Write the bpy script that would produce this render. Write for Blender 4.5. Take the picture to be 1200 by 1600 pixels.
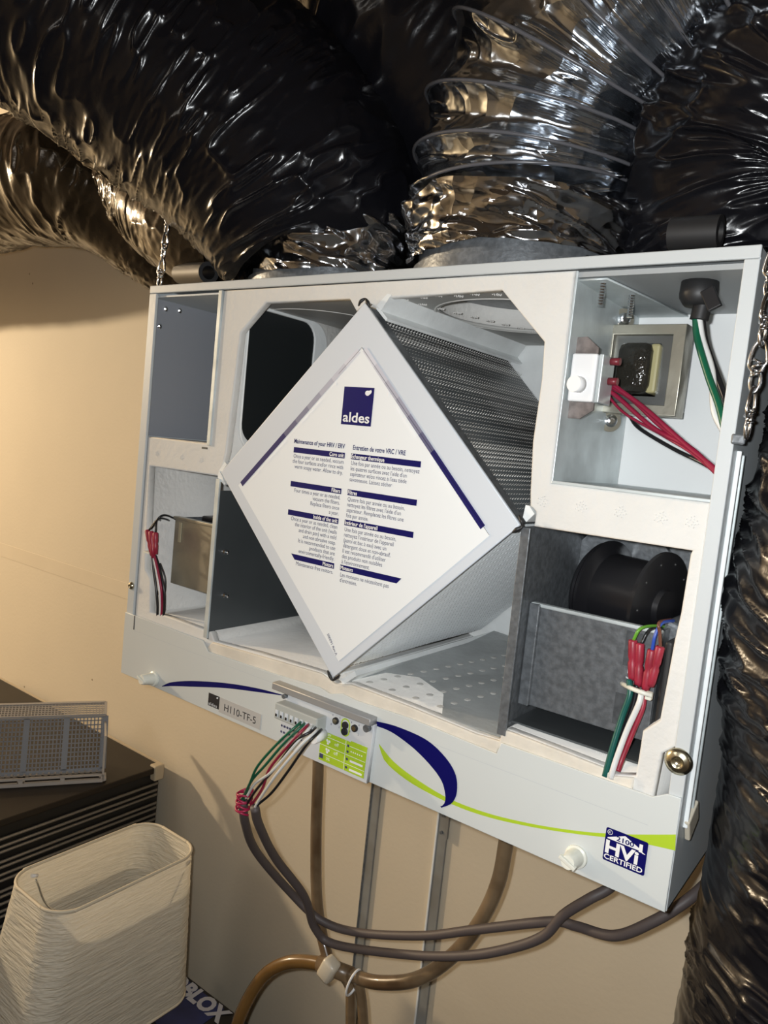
import bpy, bmesh, math, random
import numpy as np
from mathutils import Vector, Matrix

for o in list(bpy.data.objects): bpy.data.objects.remove(o)
random.seed(7)
SC = bpy.context.scene
COL = SC.collection

# ------------------------------------------------------------------ camera
FP = 1173.3
R = np.array([[0.79709044, 0.59517679, 0.10203636],
              [0.13527833, -0.01131975, -0.99074297],
              [-0.5885122, 0.80351506, -0.08953739]])      # rows: right, down, forward
CAM = np.array([0.68258969, -0.48460909, 0.274157])
cd = bpy.data.cameras.new('camera'); cam = bpy.data.objects.new('camera', cd); COL.objects.link(cam)
rt, up, bk = R[0], -R[1], -R[2]
cam.matrix_world = Matrix(((rt[0], up[0], bk[0], CAM[0]), (rt[1], up[1], bk[1], CAM[1]), (rt[2], up[2], bk[2], CAM[2]), (0, 0, 0, 1)))
cd.sensor_fit = 'VERTICAL'; cd.sensor_height = 36; cd.lens = FP / 1600 * 36; cd.clip_start = 0.01
SC.camera = cam

# ------------------------------------------------------------------ light and exposure
w = bpy.data.worlds.new('world'); SC.world = w; w.use_nodes = True
w.node_tree.nodes['Background'].inputs[0].default_value = (1.0, 0.96, 0.92, 1)
w.node_tree.nodes['Background'].inputs[1].default_value = 0.07
def lamp(name, kind, loc, energy, col, size):
    l = bpy.data.lights.new(name, kind); l.energy = energy; l.color = col
    if kind == 'POINT': l.shadow_soft_size = size
    else: l.size = size
    o = bpy.data.objects.new(name, l); o.location = loc; COL.objects.link(o); return o
lamp('ceiling_bulb', 'POINT', (-2.08, -0.69, 0.66), 124, (1.0, 0.80, 0.55), 0.035)
fl = CAM - 0.016 * R[0] - 0.010 * R[1]
lamp('phone_flash', 'POINT', tuple(fl), 12.2, (0.955, 0.985, 1.0), 0.005)
lamp('added_fill_light', 'AREA', (-0.7, -1.9, 1.13), 8, (1.0, 0.93, 0.84), 0.6)  # added area light for soft ambient fill, not a known fixture of the room
SC.view_settings.view_transform = 'Standard'; SC.view_settings.look = 'None'
SC.view_settings.gamma = 1; SC.view_settings.exposure = 0.0
try: SC.view_settings.use_curve_mapping = False
except Exception: pass

# ------------------------------------------------------------------ helpers
def P(u, v, y=0.0):                # point of the plane at depth y seen at a place of the photograph
    d = R.T @ np.array([(u - 600) / FP, (v - 800) / FP, 1.0]); k = (y - CAM[1]) / d[1]
    return Vector(CAM + k * d)
def Pz(u, v, z):
    d = R.T @ np.array([(u - 600) / FP, (v - 800) / FP, 1.0]); k = (z - CAM[2]) / d[2]
    return Vector(CAM + k * d)

def N(nt, t, **kw):
    n = nt.nodes.new(t)
    for k, v in kw.items():
        if k in n.inputs: n.inputs[k].default_value = v
        else: setattr(n, k, v)
    return n
def mat(name, col, rough=0.5, metal=0.0, noise=0.0, nscale=20.0, bump=0.0, bscale=80.0, coat=0.0, stretch=None, vor=0.0, vscale=30.0, col2=None, trans=0.0, spec=0.5, bdist=0.002):
    m = bpy.data.materials.new(name); m.use_nodes = True; nt = m.node_tree
    b = nt.nodes['Principled BSDF']
    b.inputs['Base Color'].default_value = (*col, 1); b.inputs['Roughness'].default_value = rough
    b.inputs['Metallic'].default_value = metal; b.inputs['Coat Weight'].default_value = coat
    b.inputs['Specular IOR Level'].default_value = spec
    tc = N(nt, 'ShaderNodeTexCoord'); vec = tc.outputs['Object']
    if stretch:
        mp = N(nt, 'ShaderNodeMapping'); mp.inputs['Scale'].default_value = stretch
        nt.links.new(vec, mp.inputs['Vector']); vec = mp.outputs['Vector']
    if noise > 0 or col2:
        nz = N(nt, 'ShaderNodeTexNoise', Scale=nscale, Detail=4.0); nt.links.new(vec, nz.inputs['Vector'])
        rp = N(nt, 'ShaderNodeValToRGB'); c2 = col2 or tuple(max(0, c * (1 - noise)) for c in col)
        rp.color_ramp.elements[0].position = .35; rp.color_ramp.elements[1].position = .65
        rp.color_ramp.elements[0].color = (*c2, 1); rp.color_ramp.elements[1].color = (*col, 1)
        nt.links.new(nz.outputs['Fac'], rp.inputs['Fac']); nt.links.new(rp.outputs['Color'], b.inputs['Base Color'])
    last = None
    if bump > 0:
        nb = N(nt, 'ShaderNodeTexNoise', Scale=bscale, Detail=3.0); nt.links.new(vec, nb.inputs['Vector'])
        bp = N(nt, 'ShaderNodeBump', Strength=bump, Distance=bdist); nt.links.new(nb.outputs['Fac'], bp.inputs['Height'])
        nt.links.new(bp.outputs['Normal'], b.inputs['Normal']); last = bp
    if vor > 0:
        vv = N(nt, 'ShaderNodeTexVoronoi', Scale=vscale); vv.feature = 'F1'
        nz2 = N(nt, 'ShaderNodeTexNoise', Scale=vscale * .6, Detail=2.0); nt.links.new(vec, nz2.inputs['Vector'])
        mx = N(nt, 'ShaderNodeMixRGB'); mx.inputs[0].default_value = .12
        nt.links.new(vec, mx.inputs[1]); nt.links.new(nz2.outputs['Color'], mx.inputs[2]); nt.links.new(mx.outputs[0], vv.inputs['Vector'])
        bp2 = N(nt, 'ShaderNodeBump', Strength=vor, Distance=0.006); nt.links.new(vv.outputs['Distance'], bp2.inputs['Height'])
        if last: nt.links.new(last.outputs['Normal'], bp2.inputs['Normal'])
        nt.links.new(bp2.outputs['Normal'], b.inputs['Normal'])
    if trans > 0:
        out = nt.nodes['Material Output']; tr = N(nt, 'ShaderNodeBsdfTranslucent'); tr.inputs['Color'].default_value = (*col, 1)
        ms = N(nt, 'ShaderNodeMixShader'); ms.inputs[0].default_value = trans
        nt.links.new(b.outputs[0], ms.inputs[1]); nt.links.new(tr.outputs[0], ms.inputs[2]); nt.links.new(ms.outputs[0], out.inputs['Surface'])
    return m

M = {}
M['wall'] = mat('beige_paint', (.66, .575, .44), .75, noise=.06, nscale=3, bump=.25, bscale=160, bdist=.001)
M['joint'] = mat('joint_compound', (.67, .58, .44), .8, noise=.05, nscale=9)
M['ceil'] = mat('ceiling_wood', (.10, .07, .045), .8, noise=.4, nscale=8)
M['floor'] = mat('concrete', (.12, .11, .10), .8, noise=.2, nscale=6)
M['wood'] = mat('plate_paint', (.42, .33, .22), .7, noise=.25, nscale=12)
M['paint'] = mat('grey_white_enamel', (.56, .59, .60), .38, noise=.03, nscale=4, bump=.05, bscale=300)
M['apron'] = mat('apron_enamel', (.63, .66, .65), .36, noise=.05, nscale=5)
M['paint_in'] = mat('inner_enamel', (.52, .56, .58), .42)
M['foam'] = mat('white_foam', (.70, .69, .66), .8, noise=.05, nscale=25, bump=.35, bscale=170)
M['foamrim'] = mat('foam_rim', (.74, .69, .60), .85, noise=.15, nscale=40, bump=.3, bscale=170)
M['foamgrey'] = mat('grey_foam_liner', (.84, .87, .87), .5, noise=.12, nscale=30, bump=.15, bscale=150)
M['galv'] = mat('galvanised_steel', (.66, .72, .73), .42, .35, noise=.28, nscale=28, bump=.05, bscale=60)
M['galvd'] = mat('dull_galvanised_steel', (.19, .205, .22), .38, .4, noise=.35, nscale=220, bump=.15, bscale=260)
M['galvw'] = mat('brassy_steel', (.43, .41, .34), .36, .75, noise=.15, nscale=40, bump=.08, bscale=200)
M['darksteel'] = mat('dark_steel', (.09, .10, .105), .38, .35, noise=.2, nscale=8)
M['chrome'] = mat('chrome', (.75, .76, .78), .16, 1.0)
M['zinc'] = mat('yellow_zinc', (.62, .57, .42), .25, 1.0)
M['black'] = mat('black_plastic', (.010, .010, .012), .32)
M['blackr'] = mat('black_rubber', (.015, .015, .016), .5)
M['film'] = mat('black_duct_film', (.006, .006, .008), .23, noise=.3, nscale=6, bump=.10, bscale=120, spec=.33, bdist=.003)
M['filmb'] = mat('warm_tinted_duct_film', (.040, .028, .016), .18, .3, noise=.6, nscale=9, bump=.2, bscale=55, bdist=.003)  # warm lamp reflections on black film put into the brown base colour
M['foil'] = mat('crinkled_foil', (.56, .60, .65), .19, 1.0, vor=1.0, vscale=22, bump=.9, bscale=26, bdist=.004)
M['foilw'] = mat('smooth_foil', (.52, .53, .55), .14, 1.0, vor=.6, vscale=30)
M['wirecoat'] = mat('grey_spiral_coat', (.10, .10, .11), .3)
M['panel'] = mat('white_label_card', (.83, .855, .865), .42)
M['paneledge'] = mat('grey_white_edge', (.64, .68, .73), .4)
M['navy'] = mat('navy_ink', (.003, .003, .10), .5, spec=.15)
M['lilac'] = mat('lilac_ink', (.36, .36, .60), .4)
M['midblue'] = mat('mid_blue_ink', (.13, .13, .42), .4)
M['ink'] = mat('grey_ink', (.06, .06, .13), .5, spec=.2)
M['inkb'] = mat('black_ink', (.015, .015, .02), .5)
M['white'] = mat('white_ink', (.85, .85, .85), .4)
M['lime'] = mat('lime_ink', (.42, .60, .03), .4)
M['knob'] = mat('ivory_plastic', (.74, .74, .66), .35)
M['coredark'] = mat('core_dark_aluminium', (.88, .87, .84), .30, .5)
M['corelight'] = mat('core_light_plates', (.84, .88, .90), .38)
M['red'] = mat('red_wire', (.25, .010, .04), .4)
M['redc'] = mat('red_crimp', (.34, .02, .045), .42, noise=.3, nscale=90)
M['green'] = mat('green_wire', (.005, .10, .05), .35)
M['teal'] = mat('teal_wire', (.003, .085, .07), .35)
M['blue'] = mat('blue_wire', (.02, .07, .40), .35)
M['whitew'] = mat('white_wire', (.68, .69, .68), .35)
M['cord'] = mat('dark_cord', (.085, .068, .066), .55)
M['hose'] = mat('brown_hose', (.22, .155, .09), .30, noise=.35, nscale=22, col2=(.10, .06, .03), coat=.3)
M['strip'] = mat('grey_strip', (.31, .32, .31), .5, noise=.4, nscale=10, col2=(.18, .165, .14))
M['tape'] = mat('clear_tape', (.62, .56, .45), .3)
M['varnish'] = mat('varnished_coil', (.022, .020, .016), .16, bump=.9, bscale=160, coat=.6)
M['bobbin'] = mat('yellow_tape', (.42, .38, .20), .3)
M['xfbrown'] = mat('speckled_steel', (.26, .22, .205), .5, .3, noise=.45, nscale=150)
M['cab'] = mat('cabinet_brown_black', (.018, .013, .009), .45, spec=.35)
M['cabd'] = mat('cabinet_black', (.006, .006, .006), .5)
M['slat'] = mat('grey_slat', (.36, .34, .31), .3, .5)
M['beige'] = mat('beige_plastic', (.50, .42, .30), .5)
M['basket'] = mat('grey_basket', (.13, .135, .15), .45)
M['basketl'] = mat('pale_basket', (.42, .39, .36), .45)
M['linen'] = mat('woven_linen', (.80, .755, .64), .85, noise=.14, nscale=30, bump=.8, bscale=60, stretch=(1, 1, 7), trans=.26, bdist=.003)
M['trimc'] = mat('cream_trim', (.66, .58, .44), .7)
M['boxblue'] = mat('game_blue', (.02, .035, .16), .3, noise=.7, nscale=12)
M['boxgrey'] = mat('silver_letters', (.50, .50, .53), .4)
M['tote'] = mat('dark_tote', (.03, .028, .022), .4)

ROOT = {}
def rootloc(p):
    while p.parent: p = p.parent
    return p.location.copy()
def link(name, me, m, parent=None, label=None, smooth=False, kind=None, origin=None):
    o = bpy.data.objects.new(name, me); COL.objects.link(o)
    if m is not None and not me.materials: me.materials.append(m)
    if smooth:
        me.shade_smooth()
    if parent is not None:
        o.parent = parent; me.transform(Matrix.Translation(-rootloc(parent)))
    else:
        if origin is None:
            n = len(me.vertices); a = np.empty(n * 3); me.vertices.foreach_get('co', a); a = a.reshape(-1, 3)
            origin = Vector(((a[:, 0].min() + a[:, 0].max()) / 2, (a[:, 1].min() + a[:, 1].max()) / 2, a[:, 2].min()))
        me.transform(Matrix.Translation(-Vector(origin))); o.location = origin
    if label: o['label'] = label
    if kind: o['kind'] = kind
    return o
def thing(name, loc, label, cat, group=None):
    o = bpy.data.objects.new(name, None); COL.objects.link(o); o.location = loc; o.empty_display_size = .02
    o['label'] = label; o['category'] = cat
    if group: o['group'] = group
    return o
def tag(o, label, cat, group=None):
    o['label'] = label; o['category'] = cat
    if group: o['group'] = group
    return o
def bm2(name, bm, m, parent=None, smooth=False, **k):
    me = bpy.data.meshes.new(name); bm.to_mesh(me); bm.free()
    return link(name, me, m, parent, smooth=smooth, **k)
def copytree(o, delta, parent=None, label=None):
    c = o.copy(); COL.objects.link(c)
    if parent: c.parent = parent
    else: c.location = o.location + Vector(delta)
    if label: c['label'] = label
    for ch in list(o.children): copytree(ch, (0, 0, 0), c)
    return c

def abox(bm, lo, hi, bev=0.0, rot=None):
    lo = Vector(lo); hi = Vector(hi); c = (lo + hi) / 2; s = hi - lo
    mt = Matrix.Translation(c) @ (rot.to_4x4() if rot else Matrix.Identity(4)) @ Matrix.Diagonal((abs(s.x), abs(s.y), abs(s.z), 1))
    r = bmesh.ops.create_cube(bm, size=1, matrix=mt)
    if bev > 0:
        es = {e for v in r['verts'] for e in v.link_edges}
        bmesh.ops.bevel(bm, geom=list(es), offset=bev, segments=2, affect='EDGES', profile=.5)
def box(name, lo, hi, m, parent=None, bev=0.0, rot=None, **k):
    bm = bmesh.new(); abox(bm, lo, hi, bev, rot); return bm2(name, bm, m, parent, **k)
def acyl(bm, a, b, r, r2=None, n=24, caps=True):
    a = Vector(a); b = Vector(b); d = b - a
    mt = Matrix.Translation((a + b) / 2) @ d.to_track_quat('Z', 'Y').to_matrix().to_4x4()
    bmesh.ops.create_cone(bm, cap_ends=caps, segments=n, radius1=r, radius2=r if r2 is None else r2, depth=d.length, matrix=mt)
def cyl(name, a, b, r, m, parent=None, r2=None, n=24, **k):
    bm = bmesh.new(); acyl(bm, a, b, r, r2, n); o = bm2(name, bm, m, parent, **k)
    for p in o.data.polygons: p.use_smooth = len(p.vertices) < 8
    return o
def lathe(bm, prof, origin, axis, n=28):
    """prof: list of (distance along axis, radius)"""
    q = Vector(axis).to_track_quat('Z', 'Y').to_matrix(); rings = []
    for d, r in prof:
        rings.append([bm.verts.new(Vector(origin) + q @ Vector((r * math.cos(t), r * math.sin(t), d))) for t in [2 * math.pi * i / n for i in range(n)]])
    for a, b in zip(rings, rings[1:]):
        for i in range(n): bm.faces.new((a[i], a[(i + 1) % n], b[(i + 1) % n], b[i]))
    bm.faces.new(rings[0][::-1]); bm.faces.new(rings[-1])

def smooth_path(pts, n):
    """centripetal-ish Catmull-Rom through pts (k-dimensional), n samples evenly spaced"""
    p = np.array([list(q) for q in pts], float); p = np.vstack([2 * p[0] - p[1], p, 2 * p[-1] - p[-2]])
    out = []
    for i in range(1, len(p) - 2):
        for t in np.linspace(0, 1, 24, endpoint=False):
            a, b, c, d = p[i - 1], p[i], p[i + 1], p[i + 2]
            out.append(.5 * ((2 * b) + (-a + c) * t + (2 * a - 5 * b + 4 * c - d) * t * t + (-a + 3 * b - 3 * c + d) * t ** 3))
    out.append(p[-2]); out = np.array(out)
    s = np.r_[0, np.cumsum(np.linalg.norm(np.diff(out[:, :3], axis=0), axis=1))]
    q = np.linspace(0, s[-1], n)
    return np.stack([np.interp(q, s, out[:, k]) for k in range(out.shape[1])], 1), s[-1]
def frames(c):
    t = np.gradient(c, axis=0); t /= np.linalg.norm(t, axis=1)[:, None]
    up_ = np.array([0, 0, 1.]) if abs(t[0][2]) < .9 else np.array([0, 1., 0])
    a = np.cross(t[0], up_); a /= np.linalg.norm(a); A = [a]
    for i in range(1, len(c)):
        a = A[-1] - t[i] * np.dot(A[-1], t[i]); A.append(a / np.linalg.norm(a))
    A = np.array(A); return t, A, np.cross(t, A)
def grid_mesh(name, V, closed_u=True, caps=False):
    """V: (rows, cols, 3)"""
    nv, nu = V.shape[:2]; idx = np.arange(nv * nu).reshape(nv, nu)
    if closed_u: a = idx[:-1]; b = np.roll(a, -1, 1); d = idx[1:]; c = np.roll(d, -1, 1)
    else: a = idx[:-1, :-1]; b = idx[:-1, 1:]; c = idx[1:, 1:]; d = idx[1:, :-1]
    F = np.stack([a, b, c, d], -1).reshape(-1, 4)
    faces = F.tolist()
    if caps: faces += [idx[0][::-1].tolist(), idx[-1].tolist()]
    me = bpy.data.meshes.new(name); me.from_pydata(V.reshape(-1, 3).tolist(), [], faces); me.update()
    me.polygons.foreach_set('use_smooth', [True] * len(me.polygons)); return me
def tube_mesh(name, pts, r, n=None, sides=10, caps=True):
    pts = [list(p) for p in pts]
    n = n or max(8, len(pts) * 10)
    c, L = smooth_path([p[:3] for p in pts], n); t, A, B = frames(c)
    th = np.linspace(0, 2 * np.pi, sides, endpoint=False)
    rr = np.full(n, r) if np.isscalar(r) else np.interp(np.linspace(0, 1, n), np.linspace(0, 1, len(r)), r)
    V = c[:, None, :] + rr[:, None, None] * (np.cos(th)[None, :, None] * A[:, None, :] + np.sin(th)[None, :, None] * B[:, None, :])
    return grid_mesh(name, V, caps=caps)
def tube(name, pts, r, m, parent=None, n=None, sides=10, **k):
    return link(name, tube_mesh(name, pts, r, n, sides), m, parent, **k)
def join(name, meshes, m, parent=None, **k):
    bm = bmesh.new()
    for me in meshes: bm.from_mesh(me)
    o = bm2(name, bm, m, parent, **k)
    for p in o.data.polygons: p.use_smooth = True
    return o

def vn(u, v, nu, seed):
    """smooth value noise, periodic in u with nu cells (u in 0..1), v in cells"""
    rs = np.random.RandomState(seed); G = rs.rand(512, nu)
    x = (u * nu) % nu; xi = np.floor(x).astype(int); xf = x - xi; xf = xf * xf * (3 - 2 * xf)
    yi = np.floor(v).astype(int); yf = v - yi; yf = yf * yf * (3 - 2 * yf); yi %= 511
    a = G[yi, xi % nu]; b = G[yi, (xi + 1) % nu]; c = G[yi + 1, xi % nu]; d = G[yi + 1, (xi + 1) % nu]
    return (a * (1 - xf) + b * xf) * (1 - yf) + (c * (1 - xf) + d * xf) * yf
def ridge(n): return 1 - np.abs(2 * n - 1)

def duct_mesh(name, pts, radii, nv, nu, seed, skew=1.0, amp=.006, ringp=None, ringa=0.0, across=40, lenf=9.0, big=.05):
    """insulated flexible duct: skin with big lumps, spiral rings and long diagonal creases"""
    c4, L = smooth_path([list(p) + [r] for p, r in zip(pts, radii)], nv)
    c = c4[:, :3]; rad = c4[:, 3]; t, A, B = frames(c)
    u = np.linspace(0, 1, nu, endpoint=False)[None, :].repeat(nv, 0); s = np.linspace(0, L, nv)[:, None].repeat(nu, 1)
    th = u * 2 * np.pi
    sp = s + .035 * (vn(u, s * 9, 5, seed + 9) - .5) + skew * .02 * np.sin(th + seed + s * 5)
    m1 = vn(u, s * 16, 7, seed + 5); m1 = np.clip(m1 * 1.9 - .55, 0, 1); m2 = np.clip(vn(u, s * 24, 9, seed + 6) * 2 - .6, 0, 1)
    f = .9 * m1 * ridge(vn(u, sp * lenf * 7, across // 3, seed)) ** 4 + .55 * m2 * ridge(vn(u, sp * lenf * 14, across // 2, seed + 1)) ** 4 + .35 * vn(u, sp * 30, 6, seed + 2) + .18 * vn(u, sp * lenf * 20, across, seed + 7)
    lump = big * (vn(u, s * 7, 5, seed + 3) - .5) + big * .6 * (vn(u, s * 18, 9, seed + 4) - .5)
    r = rad[:, None] * (1 + lump) + amp * f
    if ringp is not None:
        ph = (ringp(s) - u) % 1.0
        r = r - ringa * (np.abs(np.sin(np.pi * ph)) ** .7)
    V = c[:, None, :] + r[..., None] * (np.cos(th)[..., None] * A[:, None, :] + np.sin(th)[..., None] * B[:, None, :])
    return grid_mesh(name, V), (c, rad, A, B, L)

def plate(name, outer, holes, d0, d1, m, parent=None, bev=0.0, plane='xz', bres=2, **k):
    """flat outline with holes made into a slab between depths d0 and d1"""
    cu = bpy.data.curves.new('c', 'CURVE'); cu.dimensions = '2D'; cu.fill_mode = 'BOTH'
    cu.extrude = abs(d1 - d0) / 2 - bev; cu.bevel_depth = bev; cu.bevel_resolution = bres; cu.offset = -bev
    for poly in [outer] + list(holes):
        sp = cu.splines.new('POLY'); sp.points.add(len(poly) - 1); sp.use_cyclic_u = True
        for i, (x, z) in enumerate(poly): sp.points[i].co = (x, z, 0, 1)
    to = bpy.data.objects.new('t', cu); COL.objects.link(to)
    dg = bpy.context.evaluated_depsgraph_get(); me = bpy.data.meshes.new_from_object(to.evaluated_get(dg))
    bpy.data.objects.remove(to); bpy.data.curves.remove(cu)
    me.name = name; me.materials.clear(); mid = (d0 + d1) / 2
    if plane == 'xz': me.transform(Matrix(((1, 0, 0, 0), (0, 0, 1, mid), (0, 1, 0, 0), (0, 0, 0, 1)))); me.flip_normals()
    elif plane == 'xy': me.transform(Matrix(((1, 0, 0, 0), (0, 1, 0, 0), (0, 0, 1, mid), (0, 0, 0, 1))))
    bmx = bmesh.new(); bmx.from_mesh(me); bmesh.ops.remove_doubles(bmx, verts=bmx.verts, dist=1e-6); bmesh.ops.recalc_face_normals(bmx, faces=bmx.faces); bmx.to_mesh(me); bmx.free()
    return link(name, me, m, parent, **k)
def circle(cx, cz, r, n=40): return [(cx + r * math.cos(2 * math.pi * i / n), cz + r * math.sin(2 * math.pi * i / n)) for i in range(n)]

_tc = {}
def glyphs(s, bold=0.0):
    key = (s, bold)
    if key in _tc: return _tc[key]
    cu = bpy.data.curves.new('txt', 'FONT'); cu.body = s; cu.size = 1; cu.offset = bold; cu.resolution_u = 3
    to = bpy.data.objects.new('t', cu); COL.objects.link(to)
    dg = bpy.context.evaluated_depsgraph_get(); me = bpy.data.meshes.new_from_object(to.evaluated_get(dg))
    bpy.data.objects.remove(to); bpy.data.curves.remove(cu)
    me.calc_loop_triangles(); V = np.array([v.co[:2] for v in me.vertices]); F = [tuple(t.vertices) for t in me.loop_triangles]
    bpy.data.meshes.remove(me); _tc[key] = (V, F); return V, F
class Print:
    """flat print: lettering laid just proud of a surface"""
    def __init__(s): s.V = []; s.F = []
    def add(s, txt, o, ex, ez, size, width=None, sx=None, align='l', bold=0.0):
        V, F = glyphs(txt, bold); x0, x1 = V[:, 0].min(), V[:, 0].max(); wn = (x1 - x0) * size
        k = (width / wn) if width else (sx or 1.0)
        X = (V[:, 0] - x0) * size * k
        if align == 'r': X = X - wn * k
        if align == 'c': X = X - wn * k / 2
        o = Vector(o); ex = Vector(ex); ez = Vector(ez); b = len(s.V)
        for x, z in zip(X, V[:, 1] * size): s.V.append(o + ex * x + ez * z)
        s.F += [tuple(i + b for i in f) for f in F]
    def poly(s, pts):
        b = len(s.V); s.V += [Vector(p) for p in pts]; s.F.append(tuple(range(b, b + len(pts))))
    def build(s, name, m, parent, **k):
        me = bpy.data.meshes.new(name); me.from_pydata([tuple(v) for v in s.V], [], s.F); me.update(); return link(name, me, m, parent, **k)
EX = (1, 0, 0); EZ = (0, 0, 1)

# ================================================================== THE ROOM
YW = 0.30
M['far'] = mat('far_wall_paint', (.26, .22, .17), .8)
box('wall_back', (-2.6, YW, -1.35), (2.2, YW + .1, 1.15), M['wall'], kind='structure')
box('wall_left', (-2.7, -3.0, -1.35), (-2.6, YW + .1, 1.15), M['wall'], kind='structure')
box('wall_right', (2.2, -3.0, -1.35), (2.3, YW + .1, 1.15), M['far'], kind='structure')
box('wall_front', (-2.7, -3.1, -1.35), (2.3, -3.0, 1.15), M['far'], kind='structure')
box('floor', (-2.7, -3.1, -1.45), (2.3, YW + .1, -1.35), M['floor'], kind='structure')
box('ceiling', (-2.7, -3.1, 1.15), (2.3, YW + .1, 1.25), M['ceil'], kind='structure')
tr = box('trim_1', (-2.6, YW - .014, .648), (2.2, YW, .735), M['wood'], kind='structure', bev=.002)
# taped seam of the drywall: a very low ridge, and two nail heads
sm = box('trim_2', (-2.6, YW - .0009, -.040), (-.02, YW, -.012), M['joint'], kind='structure', bev=.0004)
wall = bpy.data.objects['wall_back']
for i, (u_, v_) in enumerate([(46, 428), (51, 443), (62, 365), (38, 1073), (144, 1062)]):
    p = P(u_, v_, YW); b = bmesh.new(); lathe(b, [(0, .0022), (.0006, .0018)], (p.x, YW + .0002, p.z), (0, -1, 0), 10)
    bm2('nail_head', b, M['wood'], wall)
# two flat grey strips running down the wall under the unit
for i, (x, w_, lb, cat) in enumerate([(P(590,1235,YW).x, .0135, 'flat dark grey vertical strip on wall, nearer the control panel', 'strip'),
                                 (P(688,1340,YW).x, .0145, 'flat grey vertical strip on wall with a peeled pale edge, nearer the large hose loop', 'strip')]):
    root = thing('wall_strip', (x, YW, -1.3), lb, cat, 'grey strips on the wall')
    box('strip_body', (x - w_ / 2, YW - .0035, -1.3), (x + w_ / 2, YW, .40), M['strip'], root, bev=.0008)
    box('edge_bead', (x - w_ / 2 - .0014, YW - .0045, -1.3), (x - w_ / 2 + .0012, YW, .40), M['galvd' if i == 0 else 'foamgrey'], root, bev=.0004)
    if i == 1:
        for z in (-.170, -.192): cyl('rivet', (x, YW - .0034, z), (x, YW - .006, z), .002, M['galvd'], root, n=12)
        b = bmesh.new(); vs = [(x + .006, -.125), (x + .0085, -.16), (x + .011, -.178), (x + .006, -.176)]
        abox(b, (x + .005, YW - .006, -.198), (x + .009, YW - .002, -.15)); bm2('peeled_edge', b, M['strip'], root)

# ================================================================== THE VENTILATION UNIT
W, H = .58, .4119
U = thing('ventilation_unit', (W / 2, .134, 0), 'open white wall-hung heat recovery ventilator with foam lining and blue and green swooshes', 'ventilator')
D = .268
cas = box('casing', (0, D - .0015, 0), (W, D, H), M['paint_in'], U, label='grey-white steel box with narrow front flanges')
bm = bmesh.new(); t_ = .0015
abox(bm, (0, 0, 0), (t_, D, H)); abox(bm, (W - t_, 0, 0), (W, D, H)); abox(bm, (0, 0, 0), (W, D, t_))
bm2('side_sheet', bm, M['paint_in'], cas)
C1 = (.157, .100, .072); C2 = (.378, .100, .083)          # round ports: x, y, radius
plate('top_sheet', [(0, 0), (W, 0), (W, D), (0, D)], [circle(*C1), circle(*C2)], H - t_, H, M['paint'], cas, plane='xy')
# front flanges, mitred
bm = bmesh.new()
abox(bm, (0, -.0012, .4040), (W, .0022, H), .0008)
bm2('top_flange', bm, M['paint'], cas)
box('left_flange', (0, -.0010, 0), (.0115, .002, .4038), M['paint'], cas, bev=.0006)
box('right_flange', (.5712, -.0010, 0), (W, .002, .4038), M['paint'], cas, bev=.0006)
box('side_rail', (W, .010, .052), (W + .0028, .0125, .292), M['foamgrey'], cas, bev=.0005)
box('side_rail', (W, .020, .050), (W + .0028, .0225, .290), M['galv'], cas, bev=.0005)
bm = bmesh.new(); q = [P(1092, 1240, .012), P(1098, 1200, .02), P(1110, 1215, .028), P(1100, 1262, .024)]
abox(bm, (W + .0005, .012, .045), (W + .004, .032, .062), .001, rot=Matrix.Rotation(.5, 3, 'X')); bm2('torn_tape', bm, M['tape'], U, label='crumpled clear tape on the side')
# apron
ap = [(0.0004, .0002), (.5796, .0002), (.5796, .0755), (.571, .075), (.5625, .0700), (.529, .0700), (.4545, .0702), (.452, .0612), (.374, .0640), (.322, .0625),
      (.306, .0640), (.293, .0600), (.280, .0625), (.233, .0600), (.137, .0575), (.128, .0665), (.016, .0670), (.0004, .067)]
apron = plate('apron', ap, [], -.0030, -.0012, M['apron'], U, bev=.0006, label='grey-white lower front panel')
YA = -.0031
box('fold_line', (.018, -.00305, .0508), (.232, -.0028, .0513), M['paint'], apron); box('fold_line', (.346, -.00305, .0508), (.5625, -.0028, .0513), M['paint'], apron)
box('slot', (.0172, -.0033, .0518), (.0184, -.0028, .0668), M['inkb'], apron)
# foam body
hole = [(.1713, .3905), (.2691, .3906), (.2775, .3805), (.2901, .3870), (.3035, .3800), (.3108, .3903), (.4109, .3925), (.4486, .3558), (.4501, .3301), (.449, .2867),
        (.4517, .2511), (.4529, .2418), (.4578, .238), (.4577, .2276), (.5646, .2284), (.5638, .2259), (.563, .1884), (.5615, .171), (.5609, .1549), (.5594, .1185),
        (.5499, .1083), (.5497, .0939), (.5493, .0783), (.5357, .0740), (.5287, .0775), (.4567, .0804), (.4525, .0774), (.4515, .0704), (.4325, .0698), (.3745, .0728),
        (.3127, .0742), (.303, .0722), (.2956, .0690), (.289, .0722), (.2806, .0748), (.20, .0722), (.1395, .068), (.1347, .0756), (.0557, .0767), (.054, .0747), (.0375, .0747), (.0344, .1095),
        (.0240, .1183), (.0192, .2265), (.1282, .2275), (.1344, .2507), (.1380, .3111), (.1408, .3638)]
outer = [(.0125, .052), (.5620, .052), (.5625, .0700), (.5640, .098), (.5712, .105), (.5712, .2590), (.4665, .2590), (.4655, .4035), (.1130, .4035), (.1085, .2570), (.0125, .2570)]
hole_deep = [(.1415, .3930)] + hole[1:6] + [(.4490, .3925)] + hole[8:]
hole_deep = [p for p in hole_deep if p != (.1408, .3638)]
foam = plate('foam_body', outer, [hole], .0008, .0085, M['foam'], U, bev=.0016, label='white moulded foam lining')
i0 = hole_deep.index((.4490, .3925)); low = hole_deep[i0:]
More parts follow.
